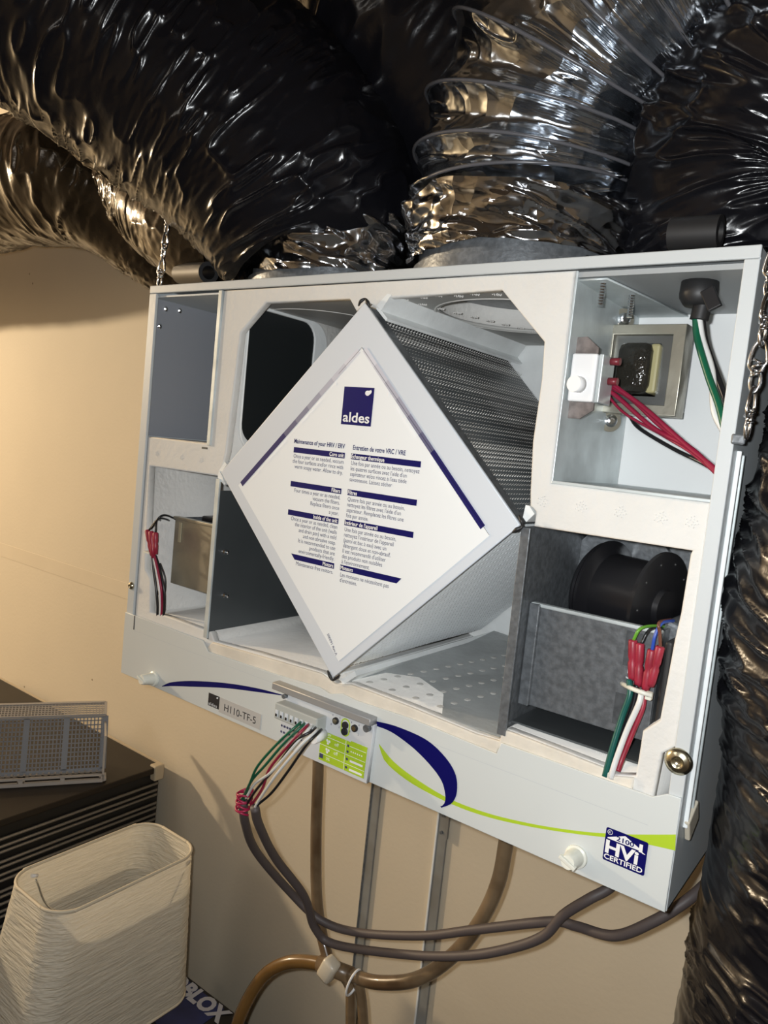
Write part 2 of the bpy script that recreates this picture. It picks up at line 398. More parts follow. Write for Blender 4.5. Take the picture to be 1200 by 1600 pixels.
plate('foam_depth', [(.4490, .4035), (.4655, .4035), (.4665, .2590), (.5712, .2590), (.5712, .105), (.5640, .098), (.5625, .0700), (.5620, .052), (.0125, .052), (.0125, .2570), (.1085, .2570), (.1130, .4035), (.1415, .4035)] + low[::-1],
      [], .0085, .245, M['foam'], foam)
prism_tip = [(.2800, .3925), (.2830, .3825), (.2901, .3868), (.2990, .3805), (.3020, .3925)]
plate('foam_tip', prism_tip, [], .0085, .243, M['foam'], foam)
plate('foam_rim', [(x, z) for x, z in hole if False] or [(.128, .0560), (.2806, .0590), (.293, .0580), (.306, .0600), (.4505, .0580), (.4530, .0660), (.5490, .0660), (.5490, .0770), (.536, .0735), (.5287, .0768),
      (.4567, .0796), (.4532, .0770), (.4520, .0700), (.4325, .0690), (.3745, .0718), (.3127, .0732), (.2956, .0690), (.2806, .0738), (.1395, .0672)], [], -.0012, .012, M['foamrim'], foam, bev=.0012)
box('liner_back', (.0125, .245, .052), (.5712, .248, .4035), M['foamgrey'], U)
# stipple rosettes pressed into foam
bm = bmesh.new()
def rosette(bm, c, ax, ay, r=.0042, n=14):
    for k in range(n):
        rr = r * math.sqrt((k + .5) / n); th_ = k * 2.4; p = Vector(c) + Vector(ax) * rr * math.cos(th_) + Vector(ay) * rr * math.sin(th_)
        bmesh.ops.create_icosphere(bm, subdivisions=1, radius=.00055, matrix=Matrix.Translation(p))
for x in (.462, .49, .517, .543, .562): rosette(bm, (x, .0008, .246), EX, EZ)
for x in (.03, .07, .1): rosette(bm, (x, .0008, .2405), EX, EZ, .003)
for x in (.475, .52): rosette(bm, (x, .02, .0785), EX, (0, 1, 0), .004)
bm2('stipple_mark', bm, M['foam'], foam, kind='stuff')
# hinge-side nick
# left bays
box('galvanised_strip', (.1075, -.001, .2555), (.1125, .12, .4035), M['galv'], U, bev=.0006)
b = bmesh.new(); abox(b, (.099, .0005, .2515), (.1078, .004, .2535), .0004); bm2('strip_foot', b, M['darksteel'], U)
for (x, z) in [(.004, .396)]: pass
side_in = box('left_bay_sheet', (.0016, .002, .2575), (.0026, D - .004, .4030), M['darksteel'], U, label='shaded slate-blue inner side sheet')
side_in.data.materials.clear(); side_in.data.materials.append(mat('shaded_slate_enamel', (.27, .285, .32), .5))  # slate blue with the shade of the bay side put into its colour
for y, z in ((.018, .392), (.012, .373), (.036, .394)):
    b = bmesh.new(); lathe(b, [(0, .0028), (.0012, .0026), (.0022, .0012)], (.0026, y, z), (1, 0, 0), 14); bm2('screw', b, M['chrome'], U)
box('bay_ceiling', (.003, .003, .4005), (.107, D - .004, .4022), M['paint_in'], U)
# right upper bay
box('bay_side_sheet', (.4655, .002, .2600), (.4672, .132, .4035), M['galv'], U, bev=.0004, label='galvanised side sheet')
box('bay_back_sheet', (.4672, .132, .2600), (.5770, .134, .4035), mat('white_enamel', (.80, .82, .82), .4), U)
box('bay_floor', (.4665, .001, .2590), (.5712, .132, .2612), M['galv'], U, bev=.0004)
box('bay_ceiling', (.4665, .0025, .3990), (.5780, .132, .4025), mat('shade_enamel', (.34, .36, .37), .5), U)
plate('corner_gusset', [(.4672, .004), (.487, .004), (.506, .131), (.4672, .131)], [], .3970, .3984, M['galv'], U, plane='xy')
for p in [(.4815, .012, .3975), (.4885, .050, .3975)]:
    o = bmesh.new(); prof = []
    for k in range(9): prof += [(k * .0019, .0017), (k * .0019 + .0009, .0022)]
    lathe(o, prof, p, (0, 0, -1), 12); bm2('screw', o, M['chrome'], U)
# dividers
dv = box('divider', (.4495, .0005, .0745), (.4512, .243, .2262), M['galvd'], U, label='dull galvanised divider beside the right fan bay')
box('edge_flange', (.4495, -.0016, .0750), (.4565, .0005, .2262), M['galvd'], dv, bev=.0004)
dv = box('divider', (.1300, .0005, .0680), (.1316, .243, .2140), M['darksteel'], U, label='dark slate divider with two screws')
box('edge_flange', (.1262, -.0016, .0690), (.1316, .0005, .2250), M['galv'], dv, bev=.0004)
for v_ in (862, 930):
    d_ = R.T @ np.array([(350 - 600) / FP, (v_ - 800) / FP, 1.0]); k_ = (.1316 - CAM[0]) / d_[0]; p = CAM + k_ * d_
    b = bmesh.new(); lathe(b, [(0, .0030), (.0012, .0028), (.003, .0019), (.0055, .0016), (.0062, .0007)], p, (1, 0, 0), 14); bm2('screw', b, M['chrome'], dv)
# upper chambers: liner ceilings with round ports, port rings
plate('chamber_ceiling', [(.142, .003), (.449, .003), (.449, .243), (.142, .243)], [circle(*C1[:2], .0), circle(C2[0], C2[1] , C2[2] - .012)][1:], .3925, .3955, mat('grey_ceiling_liner', (.46, .46, .44), .6), U, plane='xy')
for (cx, cy, r_) in (C1, C2):
    b = bmesh.new()
    acyl(b, (cx, cy, .392), (cx, cy, .428), r_ - .008, n=48, caps=False)
    bmesh.ops.solidify(b, geom=b.faces[:], thickness=.002); bm2('port_ring', b, M['foam'], U, smooth=True)
    cyl('port_dark_cap', (cx, cy, .4285), (cx, cy, .430), r_ - .004, M['cabd'], U, n=48)  # black disc painted in for the darkness inside the duct
bm = bmesh.new()
for i in range(8): rosette(bm, (.318 + i * .0165, .010 + (i % 2) * .004, .3923), EX, (0, 1, 0), .0038)
for i in range(11): rosette(bm, (.312 + i * .006, .02 + i * .018, .3923), EX, (0, 1, 0), .0038)
for i in range(5): rosette(bm, (.19 + i * .0165, .010, .3923), EX, (0, 1, 0), .0034)
bm2('stipple_mark', bm, M['foam'], foam, kind='stuff')
# inner edge liners of the two upper chambers (dark oval damper plate on the left side)
def rrect(x0, x1, z0, z1, r, n=6):
    pts = []
    for cx, cz, a0 in ((x1 - r, z1 - r, 0), (x0 + r, z1 - r, 90), (x0 + r, z0 + r, 180), (x1 - r, z0 + r, 270)):
        for k in range(n + 1): a = math.radians(a0 + 90 * k / n); pts.append((cx + r * math.cos(a), cz + r * math.sin(a)))
    return pts
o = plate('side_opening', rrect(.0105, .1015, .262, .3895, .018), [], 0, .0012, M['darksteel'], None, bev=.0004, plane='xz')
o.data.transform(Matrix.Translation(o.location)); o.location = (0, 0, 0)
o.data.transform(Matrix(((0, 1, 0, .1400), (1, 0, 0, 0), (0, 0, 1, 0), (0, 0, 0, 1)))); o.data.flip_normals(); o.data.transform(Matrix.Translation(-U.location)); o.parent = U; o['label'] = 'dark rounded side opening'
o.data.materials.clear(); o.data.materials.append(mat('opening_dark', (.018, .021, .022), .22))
o = plate('side_opening_rim', rrect(.0088, .121, .252, .3925, .024), [rrect(.0105, .1015, .262, .3895, .018)], 0, .003, M['foamgrey'], None, bev=.0008, plane='xz')
o.data.transform(Matrix.Translation(o.location)); o.location = (0, 0, 0)
o.data.transform(Matrix(((0, 1, 0, .1398), (1, 0, 0, 0), (0, 0, 1, 0), (0, 0, 0, 1)))); o.data.flip_normals(); o.data.transform(Matrix.Translation(-U.location)); o.parent = U
# filter channel rails at the tips of the core
def prism(name, poly, y0, y1, m, parent, **k):
    bm = bmesh.new(); a = [bm.verts.new((x, y0, z)) for x, z in poly]; c = [bm.verts.new((x, y1, z)) for x, z in poly]; n = len(poly)
    bm.faces.new(a); bm.faces.new(c[::-1])
    for i in range(n): bm.faces.new((a[i], c[i], c[(i + 1) % n], a[(i + 1) % n]))
    bmesh.ops.recalc_face_normals(bm, faces=bm.faces); return bm2(name, bm, m, parent, **k)
prism('filter_rail', [(.2990, .3845), (.3035, .3800), (.3125, .3925), (.3085, .3935)], .0005, .243, M['foamgrey'], U)
prism('filter_rail', [(.2990, .3845), (.2975, .3820), (.3085, .3722), (.3100, .3740), (.3035, .3800)], .002, .243, M['foamgrey'], U)
prism('filter_rail', [(.3000, .0735), (.3030, .0700), (.3165, .0815), (.3140, .0850)], .0005, .243, M['foamgrey'], U)
prism('filter_rail', [(.2790, .0745), (.2815, .0715), (.2900, .0690), (.2880, .0735)], .0005, .243, M['foamgrey'], U)
prism('filter_rail', [(.4520, .2300), (.4575, .2365), (.4530, .2415), (.4500, .2420), (.4490, .2330)], .0002, .243, M['foamgrey'], U)
prism('filter_rail', [(.1275, .2330), (.1330, .2275), (.1350, .2240), (.1380, .2215), (.1360, .2200), (.1316, .2230), (.1262, .2262)], .0002, .243, M['foamgrey'], U)
prism('filter_rail', [(.1275, .2330), (.1345, .2420), (.1375, .2400), (.1320, .2325)], .0002, .243, M['foamgrey'], U)
# lower right chamber floor: sloping liner with fish-scale stipple
bm = bmesh.new()
v = [bm.verts.new(p) for p in [(.300, .004, .0725), (.4490, .004, .0710), (.4490, .243, .0770), (.314, .243, .0850)]]; bm.faces.new(v)
bmesh.ops.solidify(bm, geom=bm.faces[:], thickness=.003); bm2('chamber_floor', bm, M['foamgrey'], U)
bm = bmesh.new()
for i in range(14):
    for j in range(4):
        x = .322 + j * .0235 + i * .0035; y = .012 + i * .0152
        if x < .442: bmesh.ops.create_uvsphere(bm, u_segments=10, v_segments=5, radius=.0026, matrix=Matrix.Translation((x, y, .0750 + .0042 * (y / .148))) @ Matrix.Diagonal((1.1, 1.4, .12, 1)))
bm2('stipple_mark', bm, M['foam'], foam, kind='stuff')

# ---- fan boxes
def fan_wires(): pass
box('bay_floor', (.4520, .016, .0800), (.5480, .243, .0815), M['darksteel'], U)
fb = box('fan_box', (.4522, .026, .093), (.5470, .029, .1690), M['galvd'], U, bev=.0008, label='dull grey galvanised fan box')
bm = bmesh.new(); abox(bm, (.5452, .029, .093), (.5470, .12, .169)); abox(bm, (.458, .029, .093), (.5470, .12, .0945)); bm2('box_side', bm, M['galvd'], fb)
box('top_lip', (.4520, .0245, .1672), (.5470, .0300, .1700), M['galv'], fb, bev=.0008)
box('left_lip', (.4518, .0225, .093), (.4600, .0265, .1695), M['galvd'], fb, bev=.0008)
pm = mat('patch_steel', (.11, .12, .13), .42, .4, noise=.3, nscale=220)
box('sticker_patch', (.524, .0252, .141), (.5365, .0258, .165), pm, fb); box('sticker_patch', (.522, .0252, .099), (.5345, .0258, .121), pm, fb)
pr = Print(); pr.add('5', (.5275, .0250, .1325), EX, EZ, .011); pr.build('stamped_digit', M['galv'], fb)
cyl('rubber_hole', (.5345, .0262, .1262), (.5345, .0245, .1262), .0043, M['chrome'], fb, n=24)
cyl('rubber_hole', (.5345, .0250, .1262), (.5345, .0240, .1262), .0034, M['black'], fb, n=24)
# motor: black spool with two flanges
ax = Vector((1, -.22, -.03)).normalized(); mc = Vector((.506, .078, .178))
b = bmesh.new(); lathe(b, [(-.030, .012), (-.030, .034), (-.026, .038), (-.024, .038), (-.022, .040), (-.020, .040), (-.018, .034), (-.016, .031), (.022, .031), (.0225, .034), (.0228, .0405), (.0255, .0405), (.0262, .036), (.0262, .014), (.030, .013), (.030, .008)], mc, ax, 56)
mo = bm2('fan_motor', b, M['black'], U, label='black external-rotor fan motor')
for p_ in mo.data.polygons: p_.use_smooth = True
mo.data.set_sharp_from_angle(angle=.6)
q_ = ax.to_track_quat('Z', 'Y').to_matrix()
b = bmesh.new()
for k in range(10):
    a = k * .628; c = mc + q_ @ Vector((.033 * math.cos(a), .033 * math.sin(a), .0261)); bmesh.ops.create_uvsphere(b, u_segments=8, v_segments=6, radius=.0012, matrix=Matrix.Translation(c))
bm2('rivet', b, M['blackr'], mo)
b = bmesh.new(); abox(b, (.5405, .045, .155), (.560, .125, .1725), .003, rot=Matrix.Rotation(.25, 3, 'Y')); bm2('motor_bracket', b, M['galvd'], U)
box('fan_scroll', (.4535, .118, .080), (.5620, .124, .225), M['galvd'], U)
cyl('fan_inlet', (.487, .117, .185), (.487, .110, .185), .045, M['galvd'], U, n=48)
# connectors and wires in right bay
def wire(name, pts, r, m, **k): return tube(name, pts, r, m, U, sides=8, **k)
cr = [((989, 1000), (988, 1062), 4.5), ((1000, 1005), (997, 1072), 4.5), ((1019, 1015), (1008, 1078), 4.5), ((1032, 1010), (1016, 1072), 4.5)]
for (a, c, r_) in cr:
    A_ = P(a[0], a[1], .014); B_ = P(c[0], c[1], .014); d_ = (B_ - A_)
    b = bmesh.new(); L_ = d_.length
    lathe(b, [(0, .0026), (.001, .0030), (L_ * .42, .0030), (L_ * .5, .0024), (L_ * .58, .0031), (L_ * .9, .0029), (L_, .0024)], A_, d_, 14)
    o = bm2('crimp_connector', b, M['redc'], U, smooth=True)
wire('wire', [P(1050, 980, .06), P(1020, 978, .03), P(1000, 983, .015), P(990, 1000, .014)], .0011, mat('lime_wire', (.12, .34, .03), .35))
wire('wire', [P(1040, 985, .05), P(1016, 984, .02), P(1002, 1006, .014)], .0011, M['black'])
wire('wire', [P(1052, 970, .05), P(1034, 974, .02), P(1024, 992, .014), P(1019, 1016, .014)], .0012, M['blue'])
wire('wire', [P(1048, 968, .05), P(1030, 973, .015), P(1031, 990, .013), P(1032, 1012, .014)], .0011, mat('brown_wire', (.14, .05, .03), .35))
wire('wire', [P(983, 1062, .012), P(984, 1085, .009), P(972, 1120, .007), P(958, 1165, .003), P(949, 1198, .0005), P(945, 1213, -.0004)], .0021, M['teal'])
wire('wire', [P(995, 1070, .013), P(990, 1100, .012), P(976, 1140, .009), P(962, 1185, .004), P(955, 1212, -.0004)], .0019, M['black'])
wire('wire', [P(1003, 1078, .011), P(998, 1100, .008), P(980, 1140, .006), P(965, 1180, .002), P(957, 1205, -.0006), P(955, 1216, -.0006)], .0020, M['whitew'])
wire('wire', [P(1006, 1080, .016), P(1004, 1105, .013), P(988, 1145, .010), P(972, 1185, .006), P(965, 1205, .002)], .0019, M['redc'])
tube('cable_tie', [P(972, 1068, .022), P(985, 1075, .008), P(1003, 1082, .004), P(1018, 1087, .007)], .0016, M['knob'], U, sides=8)
box('tie_head', P(1008, 1092, .008) - Vector((0, .002, 0)), P(1020, 1082, .008) + Vector((0, .002, 0)), M['knob'], U, bev=.0008)
b = bmesh.new(); abox(b, (.551, .020, .10), (.556, .10, .165), .002); bm2('wire_harness_shroud', b, M['blackr'], U)
# left fan box
fb2 = box('fan_box', (.0400, .022, .1045), (.1262, .025, .1750), M['galvw'], U, bev=.0008, label='brassy tinted galvanised fan box')
b = bmesh.new(); abox(b, (.0400, .025, .1045), (.0418, .11, .175)); abox(b, (.0418, .025, .1045), (.126, .11, .106)); bm2('box_side', b, M['galvd'], fb2)
box('top_lip', (.0392, .0200, .1735), (.1265, .0270, .1765), M['galvw'], fb2, bev=.0006)
box('fan_hood', (.060, .040, .172), (.126, .11, .1795), M['black'], U, bev=.002)
b = bmesh.new(); abox(b, (.0485, .0208, .150), (.0525, .0218, .171), .0003); bm2('sticker_patch', b, mat('patch_brass', (.5, .46, .33), .4, .5), fb2)
for k, (a, c) in enumerate([((231, 828), (238, 868)), ((237, 830), (240, 872)), ((244, 832), (243, 866))]):
    A_ = P(a[0]-1, a[1], -.001 - .001 * k); B_ = P(*c, -.001 - .001 * k); d_ = B_ - A_; L_ = d_.length; b = bmesh.new()
    lathe(b, [(0, .0022), (.001, .0028), (L_ * .4, .0028), (L_ * .5, .0022), (L_ * .6, .0028), (L_, .0022)], A_, d_, 12); bm2('crimp_connector', b, M['redc'], U, smooth=True)
for a, c, e in [((284, 816), (255, 805), (236, 826)), ((275, 818), (250, 810), (233, 828)), ((262, 822), (246, 812), (243, 832))]:
    wire('wire', [P(*a, .05), P(*c, .006), P(*e, -.001)], .0011, M['black'])
for dx, mt_, yy in [(0, 'black', .000), (5, 'whitew', -.001), (8, 'red', -.002), (12, 'black', .000)]:
    wire('wire', [P(238 + dx * .4, 868, yy), P(240 + dx * .8, 890, yy), P(244 + dx, 920, yy), P(246 + dx * .9, 945, .001), P(246 + dx * .8, 962, .002)], .0013, M[mt_])
wire('wire', [P(241, 876, .001), P(240, 895, .001), P(246, 925, .002), P(256, 930, .004), P(258, 905, .004), P(250, 880, .002)], .0009, M['black'])
box('cable_tie', (.0255, -.004, .1362), (.0350, .004, .1380), M['knob'], U)

# ---- transformer in right upper bay
TX = box('transformer', (.490, .040, .2990), (.5510, .058, .3085), M['galvw'], U, label='framed transformer with varnished black coil')
yb, yf = .128, .078
def TP(u, v, y=yf): return P(u, v, y)
tl, trr, br_, bl_ = TP(950, 505), TP(1072, 508), TP(1056, 655), TP(940, 640)
x0, x1 = .4760, .5585
zt, zb = (tl.z + trr.z) / 2, (br_.z + bl_.z) / 2
x0, x1 = (tl.x + bl_.x) / 2, (trr.x + br_.x) / 2
bpy.data.objects.remove(TX)
TX = plate('transformer', [(x0, zb), (x1, zb), (x1, zt), (x0, zt)], [[(x0 + .004, zb + .0075), (x1 - .009, zb + .0075), (x1 - .009, zt - .0075), (x0 + .004, zt - .0075)]], yf, yf + .020, M['galvw'], U, bev=.0006, label='bright steel transformer frame')
plate('lamination', [(x0 + .003, zb + .007), (x1 - .0085, zb + .007), (x1 - .0085, zt - .007), (x0 + .003, zt - .007)], [[(x0 + .010, zb + .014), (x1 - .018, zb + .014), (x1 - .018, zt - .013), (x0 + .010, zt - .013)]], yf + .006, yf + .052, mat('lamination_steel', (.16, .165, .16), .35, .7), TX)
xa, xb = x0 + .0095, x1 - .0215
b = bmesh.new(); abox(b, (xa, yf - .006, zb + .0155), (xb, yf + .04, zt - .0135), .006); bm2('coil', b, M['varnish'], TX, smooth=True)
b = bmesh.new(); abox(b, (xb - .003, yf + .000, zb + .016), (xb + .0045, yf + .040, zt - .014), .002); bm2('coil_tape', b, M['bobbin'], TX)
for zz, s in ((zt, 1), (zb, -1)):
    b = bmesh.new(); c = Vector((x0 + .0045, yf + .012, zz + s * .0055)); lathe(b, [(0, .0085), (.0022, .0085)], c, (.8, -1, 0), 26); bm2('mounting_ear', b, M['galvw'], TX)
    b = bmesh.new(); lathe(b, [(0, .0050), (.002, .0050), (.003, .0035), (.0048, .0035), (.0052, .0022)], c + Vector((.0014, -.0018, 0)), (.8, -1, 0), 18); bm2('screw', b, M['chrome'], TX)
# switch on its speckled bracket
a = [P(884, 527, .014), P(918, 526, .014), P(931, 543, .014), P(918, 640, .014), P(905, 655, .014), P(872, 652, .014)]
SW = plate('switch_bracket', [(.4662, a[0].z), (a[1].x, a[1].z), (a[2].x + .002, a[2].z), (a[3].x + .004, a[3].z), (a[4].x, a[5].z), (.4662, a[5].z)], [], .014, .016, M['xfbrown'], U, label='speckled brown steel bracket')
s0, s1 = P(888, 556, .010), P(926, 626, .010)
sx0, sx1, sz0, sz1 = .4685, .4865, P(885, 627, .010).z, P(888, 553, .010).z
b = bmesh.new(); abox(b, (sx0, .006, sz0), (sx1, .014, sz1), .0012); bm2('switch_body', b, M['white'], SW)
bc = P(900, 600, .002); cyl('push_button', (bc.x + .001, .006, bc.z), (bc.x - .0005, -.001, bc.z), .0055, M['white'], SW, n=28)
b = bmesh.new(); abox(b, (sx1 + .0005, .008, sz0), (sx1 + .0035, .030, sz1), .0006); bm2('switch_side', b, M['galv'], SW)
for z_ in (sz1 - .003, sz0 + .016):
    cyl('terminal_boot', (sx1 + .0035, .022, z_), (sx1 + .0100, .022, z_), .0026, mat('boot_red', (.18, .02, .03), .4), SW, n=12)
e0 = P(1118, 737, .004)
for k, (a_, b_, c_) in enumerate([((945, 578), (958, 600), (1010, 640)), ((940, 605), (962, 618), (1020, 668)), ((946, 600), (985, 622), (1030, 664)), ((942, 608), (975, 645), (1035, 680))]):
    wire('wire', [P(*a_, .035), P(*b_, .030), P(*c_, .024), P(1072 + 4 * k % 9, 695 + 3 * k, .016), P(1112, 728 + 2 * k, .010), P(1126, 742 + 2 * k, .008)], .0016 if k < 3 else .001, M['red'])
wire('wire', [P(985, 652, .06), P(1000, 670, .05), P(1050, 700, .035), P(1095, 722, .02), P(1122, 738, .012)], .0014, M['black'])
# power cord through a black gland
b = bmesh.new(); lathe(b, [(0, .0115), (.010, .0120), (.013, .0115), (.016, .0095), (.0175, .0080)], (.5395, .030, .4010), (0, 0, -1), 20); bm2('cord_gland', b, M['blackr'], U, smooth=True)
box('gland_tab', (.546, .018, .3790), (.5545, .022, .3930), M['black'], U, bev=.0006, rot=Matrix.Rotation(-.5, 3, 'Y'))
wire('cord_jacket', [P(1108, 425, .03), P(1106, 450, .03), P(1097, 480, .03), P(1092, 500, .03)], .0060, M['blackr'])
wire('wire', [P(1087, 498, .03), P(1090, 530, .028), P(1106, 585, .02), P(1122, 630, .012), P(1132, 668, .006)], .0023, M['green'])
wire('wire', [P(1092, 498, .03), P(1097, 530, .03), P(1112, 580, .024), P(1116, 640, .014), P(1130, 672, .010)], .0023, M['whitew'])
wire('wire', [P(1097, 498, .032), P(1101, 530, .034), P(1110, 560, .034), P(1140, 640, .02)], .0021, M['black'])

# ---- apron fittings: decals, stickers, board, knobs, screws
def ribbon(top, bot, name, m, parent, y=YA, n=40):
    T_, _ = smooth_path([(x, 0, z) for x, z in top], n); B_, _ = smooth_path([(x, 0, z) for x, z in bot], n)
    V = np.stack([B_, T_], 1); V[..., 1] = y
    me = grid_mesh(name, V, closed_u=False); return link(name, me, m, parent)
def fz(u, v): p = P(u, v, YA); return (p.x, p.z)
ribbon([fz(253, 1072), fz(268, 1066), fz(300, 1064), fz(350, 1067), fz(400, 1075), fz(443, 1086)], [fz(253, 1073), fz(268, 1072), fz(300, 1073), fz(350, 1075), fz(400, 1081), fz(443, 1087)], 'navy_swoosh', M['navy'], apron)
ribbon([fz(585, 1126), fz(620, 1135), fz(665, 1155), fz(695, 1182), fz(712, 1210), fz(714, 1238), fz(706, 1255), fz(690, 1262)],
       [fz(585, 1133), fz(612, 1144), fz(645, 1168), fz(672, 1195), fz(690, 1220), fz(696, 1243), fz(694, 1256), fz(688, 1260)], 'navy_swoosh', M['navy'], apron, y=YA - .0002)
ribbon([fz(592, 1162), fz(615, 1190), fz(650, 1217), fz(700, 1247), fz(760, 1270), fz(830, 1287), fz(900, 1298), fz(960, 1303), fz(1010, 1304), fz(1056, 1304)],
       [fz(592, 1163), fz(602, 1190), fz(640, 1222), fz(700, 1254), fz(760, 1276), fz(830, 1292), fz(900, 1303), fz(960, 1310), fz(1010, 1319), fz(1055, 1329)], 'lime_swoosh', M['lime'], apron)
# model sticker and black square
st = box('model_sticker', (.1592, YA - .0003, .0040), (.2155, YA, .0186), mat('sticker_grey', (.50, .49, .47), .4), apron)
pr = Print(); pr.add('H110-TF-5', (.1665, YA - .0004, .0075), EX, EZ, .0098, width=.0430); pr.build('printed_text', M['inkb'], apron)
box('black_square_sticker', (.1432, YA - .0003, .0062), (.1588, YA, .0186), M['inkb'], apron)
pr = Print(); pr.add('aldes', (.1440, YA - .0004, .0070), EX, EZ, .0045, width=.0125); pr.poly([(.1545, YA - .0004, .0160), (.1568, YA - .0004, .0160), (.1572, YA - .0004, .0178), (.1552, YA - .0004, .0175)]); pr.build('printed_text', M['paneledge'], apron)
# certification badge
bx0, bx1, bz0, bz1 = .5368, .5642, .0178, .0400
plate('certification_badge', rrect(bx0, bx1, bz0, bz1, .0012, 3), [], YA - .0004, YA, M['navy'], apron)
pr = Print(); yy = YA - .0006
pr.add('R', (.5389, yy, .0367), EX, EZ, .0022); 
for k in range(24):
    a0 = k * math.pi / 12; a1 = a0 + math.pi / 12; c0 = (.5396, .0375)
    pr.poly([(c0[0] + r_ * math.cos(a), yy, c0[1] + r_ * math.sin(a)) for r_, a in ((.0014, a0), (.0017, a0), (.0017, a1), (.0014, a1))])
pr.add('HVi', (.5378, yy, .0236), EX, EZ, .0118, width=.0215, bold=.035)
pr.add('CERTIFIED', (.5376, yy, .0192), EX, EZ, .0048, width=.0252, bold=.02)
pr.poly([(.5384, yy, .0337), (.5495, yy, .0388), (.5590, yy, .0346), (.5590, yy, .0330), (.5384, yy, .0330)])
pr.poly([(.5590, yy, .0375), (.5612, yy, .0375), (.5612, yy, .0322), (.5590, yy, .0322)])
pr.poly([(.5612, yy, .0330), (.5635, yy, .0318), (.5612, yy, .0318)])
pr.build('badge_lettering', M['white'], apron)
pr = Print(); pr.add('2100', (.5442, yy - .0002, .0338), EX, EZ, .0044, width=.0115, bold=.02); pr.build('badge_lettering', M['navy'], apron)
# circuit board with terminal block
bd = plate('control_panel', [(.2440, .0500), (.3450, .0500), (.3435, .0004), (.2440, .0004)], [], -.0075, YA, mat('board_white', (.60, .62, .64), .45), U, bev=.0005, label='small control panel with terminals and green chart')
yb_ = -.0080
plate('cover_lip', [(.2345, .0500), (.3445, .0500), (.3445, .0560), (.2345, .0560)], [], -.0130, -.0030, mat('grey_lip', (.36, .36, .36), .4, .3), bd, bev=.0008)  # plain grey metal lip along the top of the panel
cyl('screw', (.3400, -.0075, .0465), (.3400, -.0115, .0465), .0030, M['galvd'], bd, n=16)
cyl('screw', (.2480, -.0075, .0465), (.2480, -.0115, .0465), .0020, M['galvd'], bd, n=16)
tb = box('terminal_block', (.2470, -.0200, .0290), (.2960, -.0075, .0430), mat('terminal_grey', (.44, .46, .44), .5), bd, bev=.001)
for k in range(8):
    x = .2500 + k * .0058; b = bmesh.new(); abox(b, (x - .0016, -.0206, .0312), (x + .0016, -.0198, .0372), .0003); bm2('terminal_slot', b, M['paneledge'], tb)
    b = bmesh.new(); abox(b, (x - .0010, -.0208, .0316), (x + .0010, -.0204, .0340)); bm2('terminal_slot', b, M['cabd'], tb)
cyl('plug_cap', (.2945, -.0080, .0265), (.2945, -.0215, .0265), .0048, M['white'], bd, n=24)
plate('green_chart', [(.2915, .0290), (.3235, .0290), (.3240, .0300), (.3410, .0300), (.3402, .0038), (.2915, .0038)], [], yb_, -.0074, M['lime'], bd)
pr = Print(); y1_ = yb_ - .0003
for z_ in (.0258, .0178, .0102): pr.poly([(.2915, y1_, z_), (.3405, y1_, z_), (.3405, y1_, z_ - .0004), (.2915, y1_, z_ - .0004)])
pr.poly([(.3190, y1_, .0290), (.3195, y1_, .0290), (.3195, y1_, .0040), (.3190, y1_, .0040)])
for k in range(6): 
    for q2 in range(4):
        pass
    pr.poly([(.3255 + .0022 * k + .0007 * math.cos(a), y1_, .0216 + .0007 * math.sin(a)) for a in [i * math.pi / 3 for i in range(6)]])
for z_ in (.0145, .0072): pr.poly([(.3250, y1_, z_), (.3385, y1_, z_), (.3385, y1_, z_ - .0018), (.3250, y1_, z_ - .0018)])
for (cx, cz) in ((.3005, .0218), (.3005, .0142)):
    for k in range(3):
        a = k * 2.09 + .4; c = (cx + .0014 * math.cos(a), cz + .0014 * math.sin(a))
        pr.poly([(c[0] + .0012 * math.cos(t), y1_, c[1] + .0012 * math.sin(t)) for t in [i * math.pi / 4 for i in range(8)]])
for z_ in (.0218, .0143): pr.add('off', (.3075, y1_, z_ - .001), EX, EZ, .0042)
pr.add('0%', (.3000, y1_, .0060), EX, EZ, .0034); pr.add('0FF', (.2990, y1_, .0268), EX, EZ, .0028)
pr.build('chart_print', M['white'], bd)
pr = Print(); y2_ = y1_ - .0002
for z_ in (.0255, .0205, .0142, .0072): pr.poly([(.3220 + .0012 * math.cos(t), y2_, z_ + .0012 * math.sin(t)) for t in [i * math.pi / 4 for i in range(8)]])
for (x, z_) in ((.2945, .0245), (.2945, .0078)): pr.poly([(x - .002, y2_, z_ - .002), (x + .002, y2_, z_ - .002), (x + .002, y2_, z_ + .002), (x - .002, y2_, z_ + .002)])
for r_ in range(3):
    for k in range(8): pr.poly([(.2462 + k * .0034 + .0012 * math.cos(t), yb_, .0245 - r_ * .0055 + .0012 * math.sin(t)) for t in [i * math.pi / 3 for i in range(6)]])
pr.add('1 2 3 4 5 6 7 8', (.2465, yb_, .0182), EX, EZ, .0026); pr.add('3 2 1', (.2470, yb_, .0065), EX, EZ, .0026)
pr.build('chart_marks', M['ink'], bd)
for (x, z_, c) in ((.3062, .0418, 'zinc'), (.3165, .0412, 'black'), (.3165, .0358, 'black'), (.3265, .0418, 'zinc')):
    cyl('dial', (x, -.0075, z_), (x, -.0092, z_), .0030, M['inkb'], bd, n=20)
    if c == 'zinc': cyl('dial_slot', (x, -.0090, z_), (x, -.0098, z_), .0020, M['zinc'], bd, n=16)
plate('dial_outline', rrect(.3118, .3212, .0318, .0468, .0045), [rrect(.3128, .3202, .0328, .0458, .0036)], yb_ + .0001, -.0074, M['lime'], bd)
pr = Print()
for x in (.3062, .3265):
    for k, ch in enumerate('8462'): pr.add(ch, (x + (-.0052, -.0045, .0035, .0035)[k], yb_, .0418 + (-.005, .003, .003, -.005)[k]), EX, EZ, .0024)
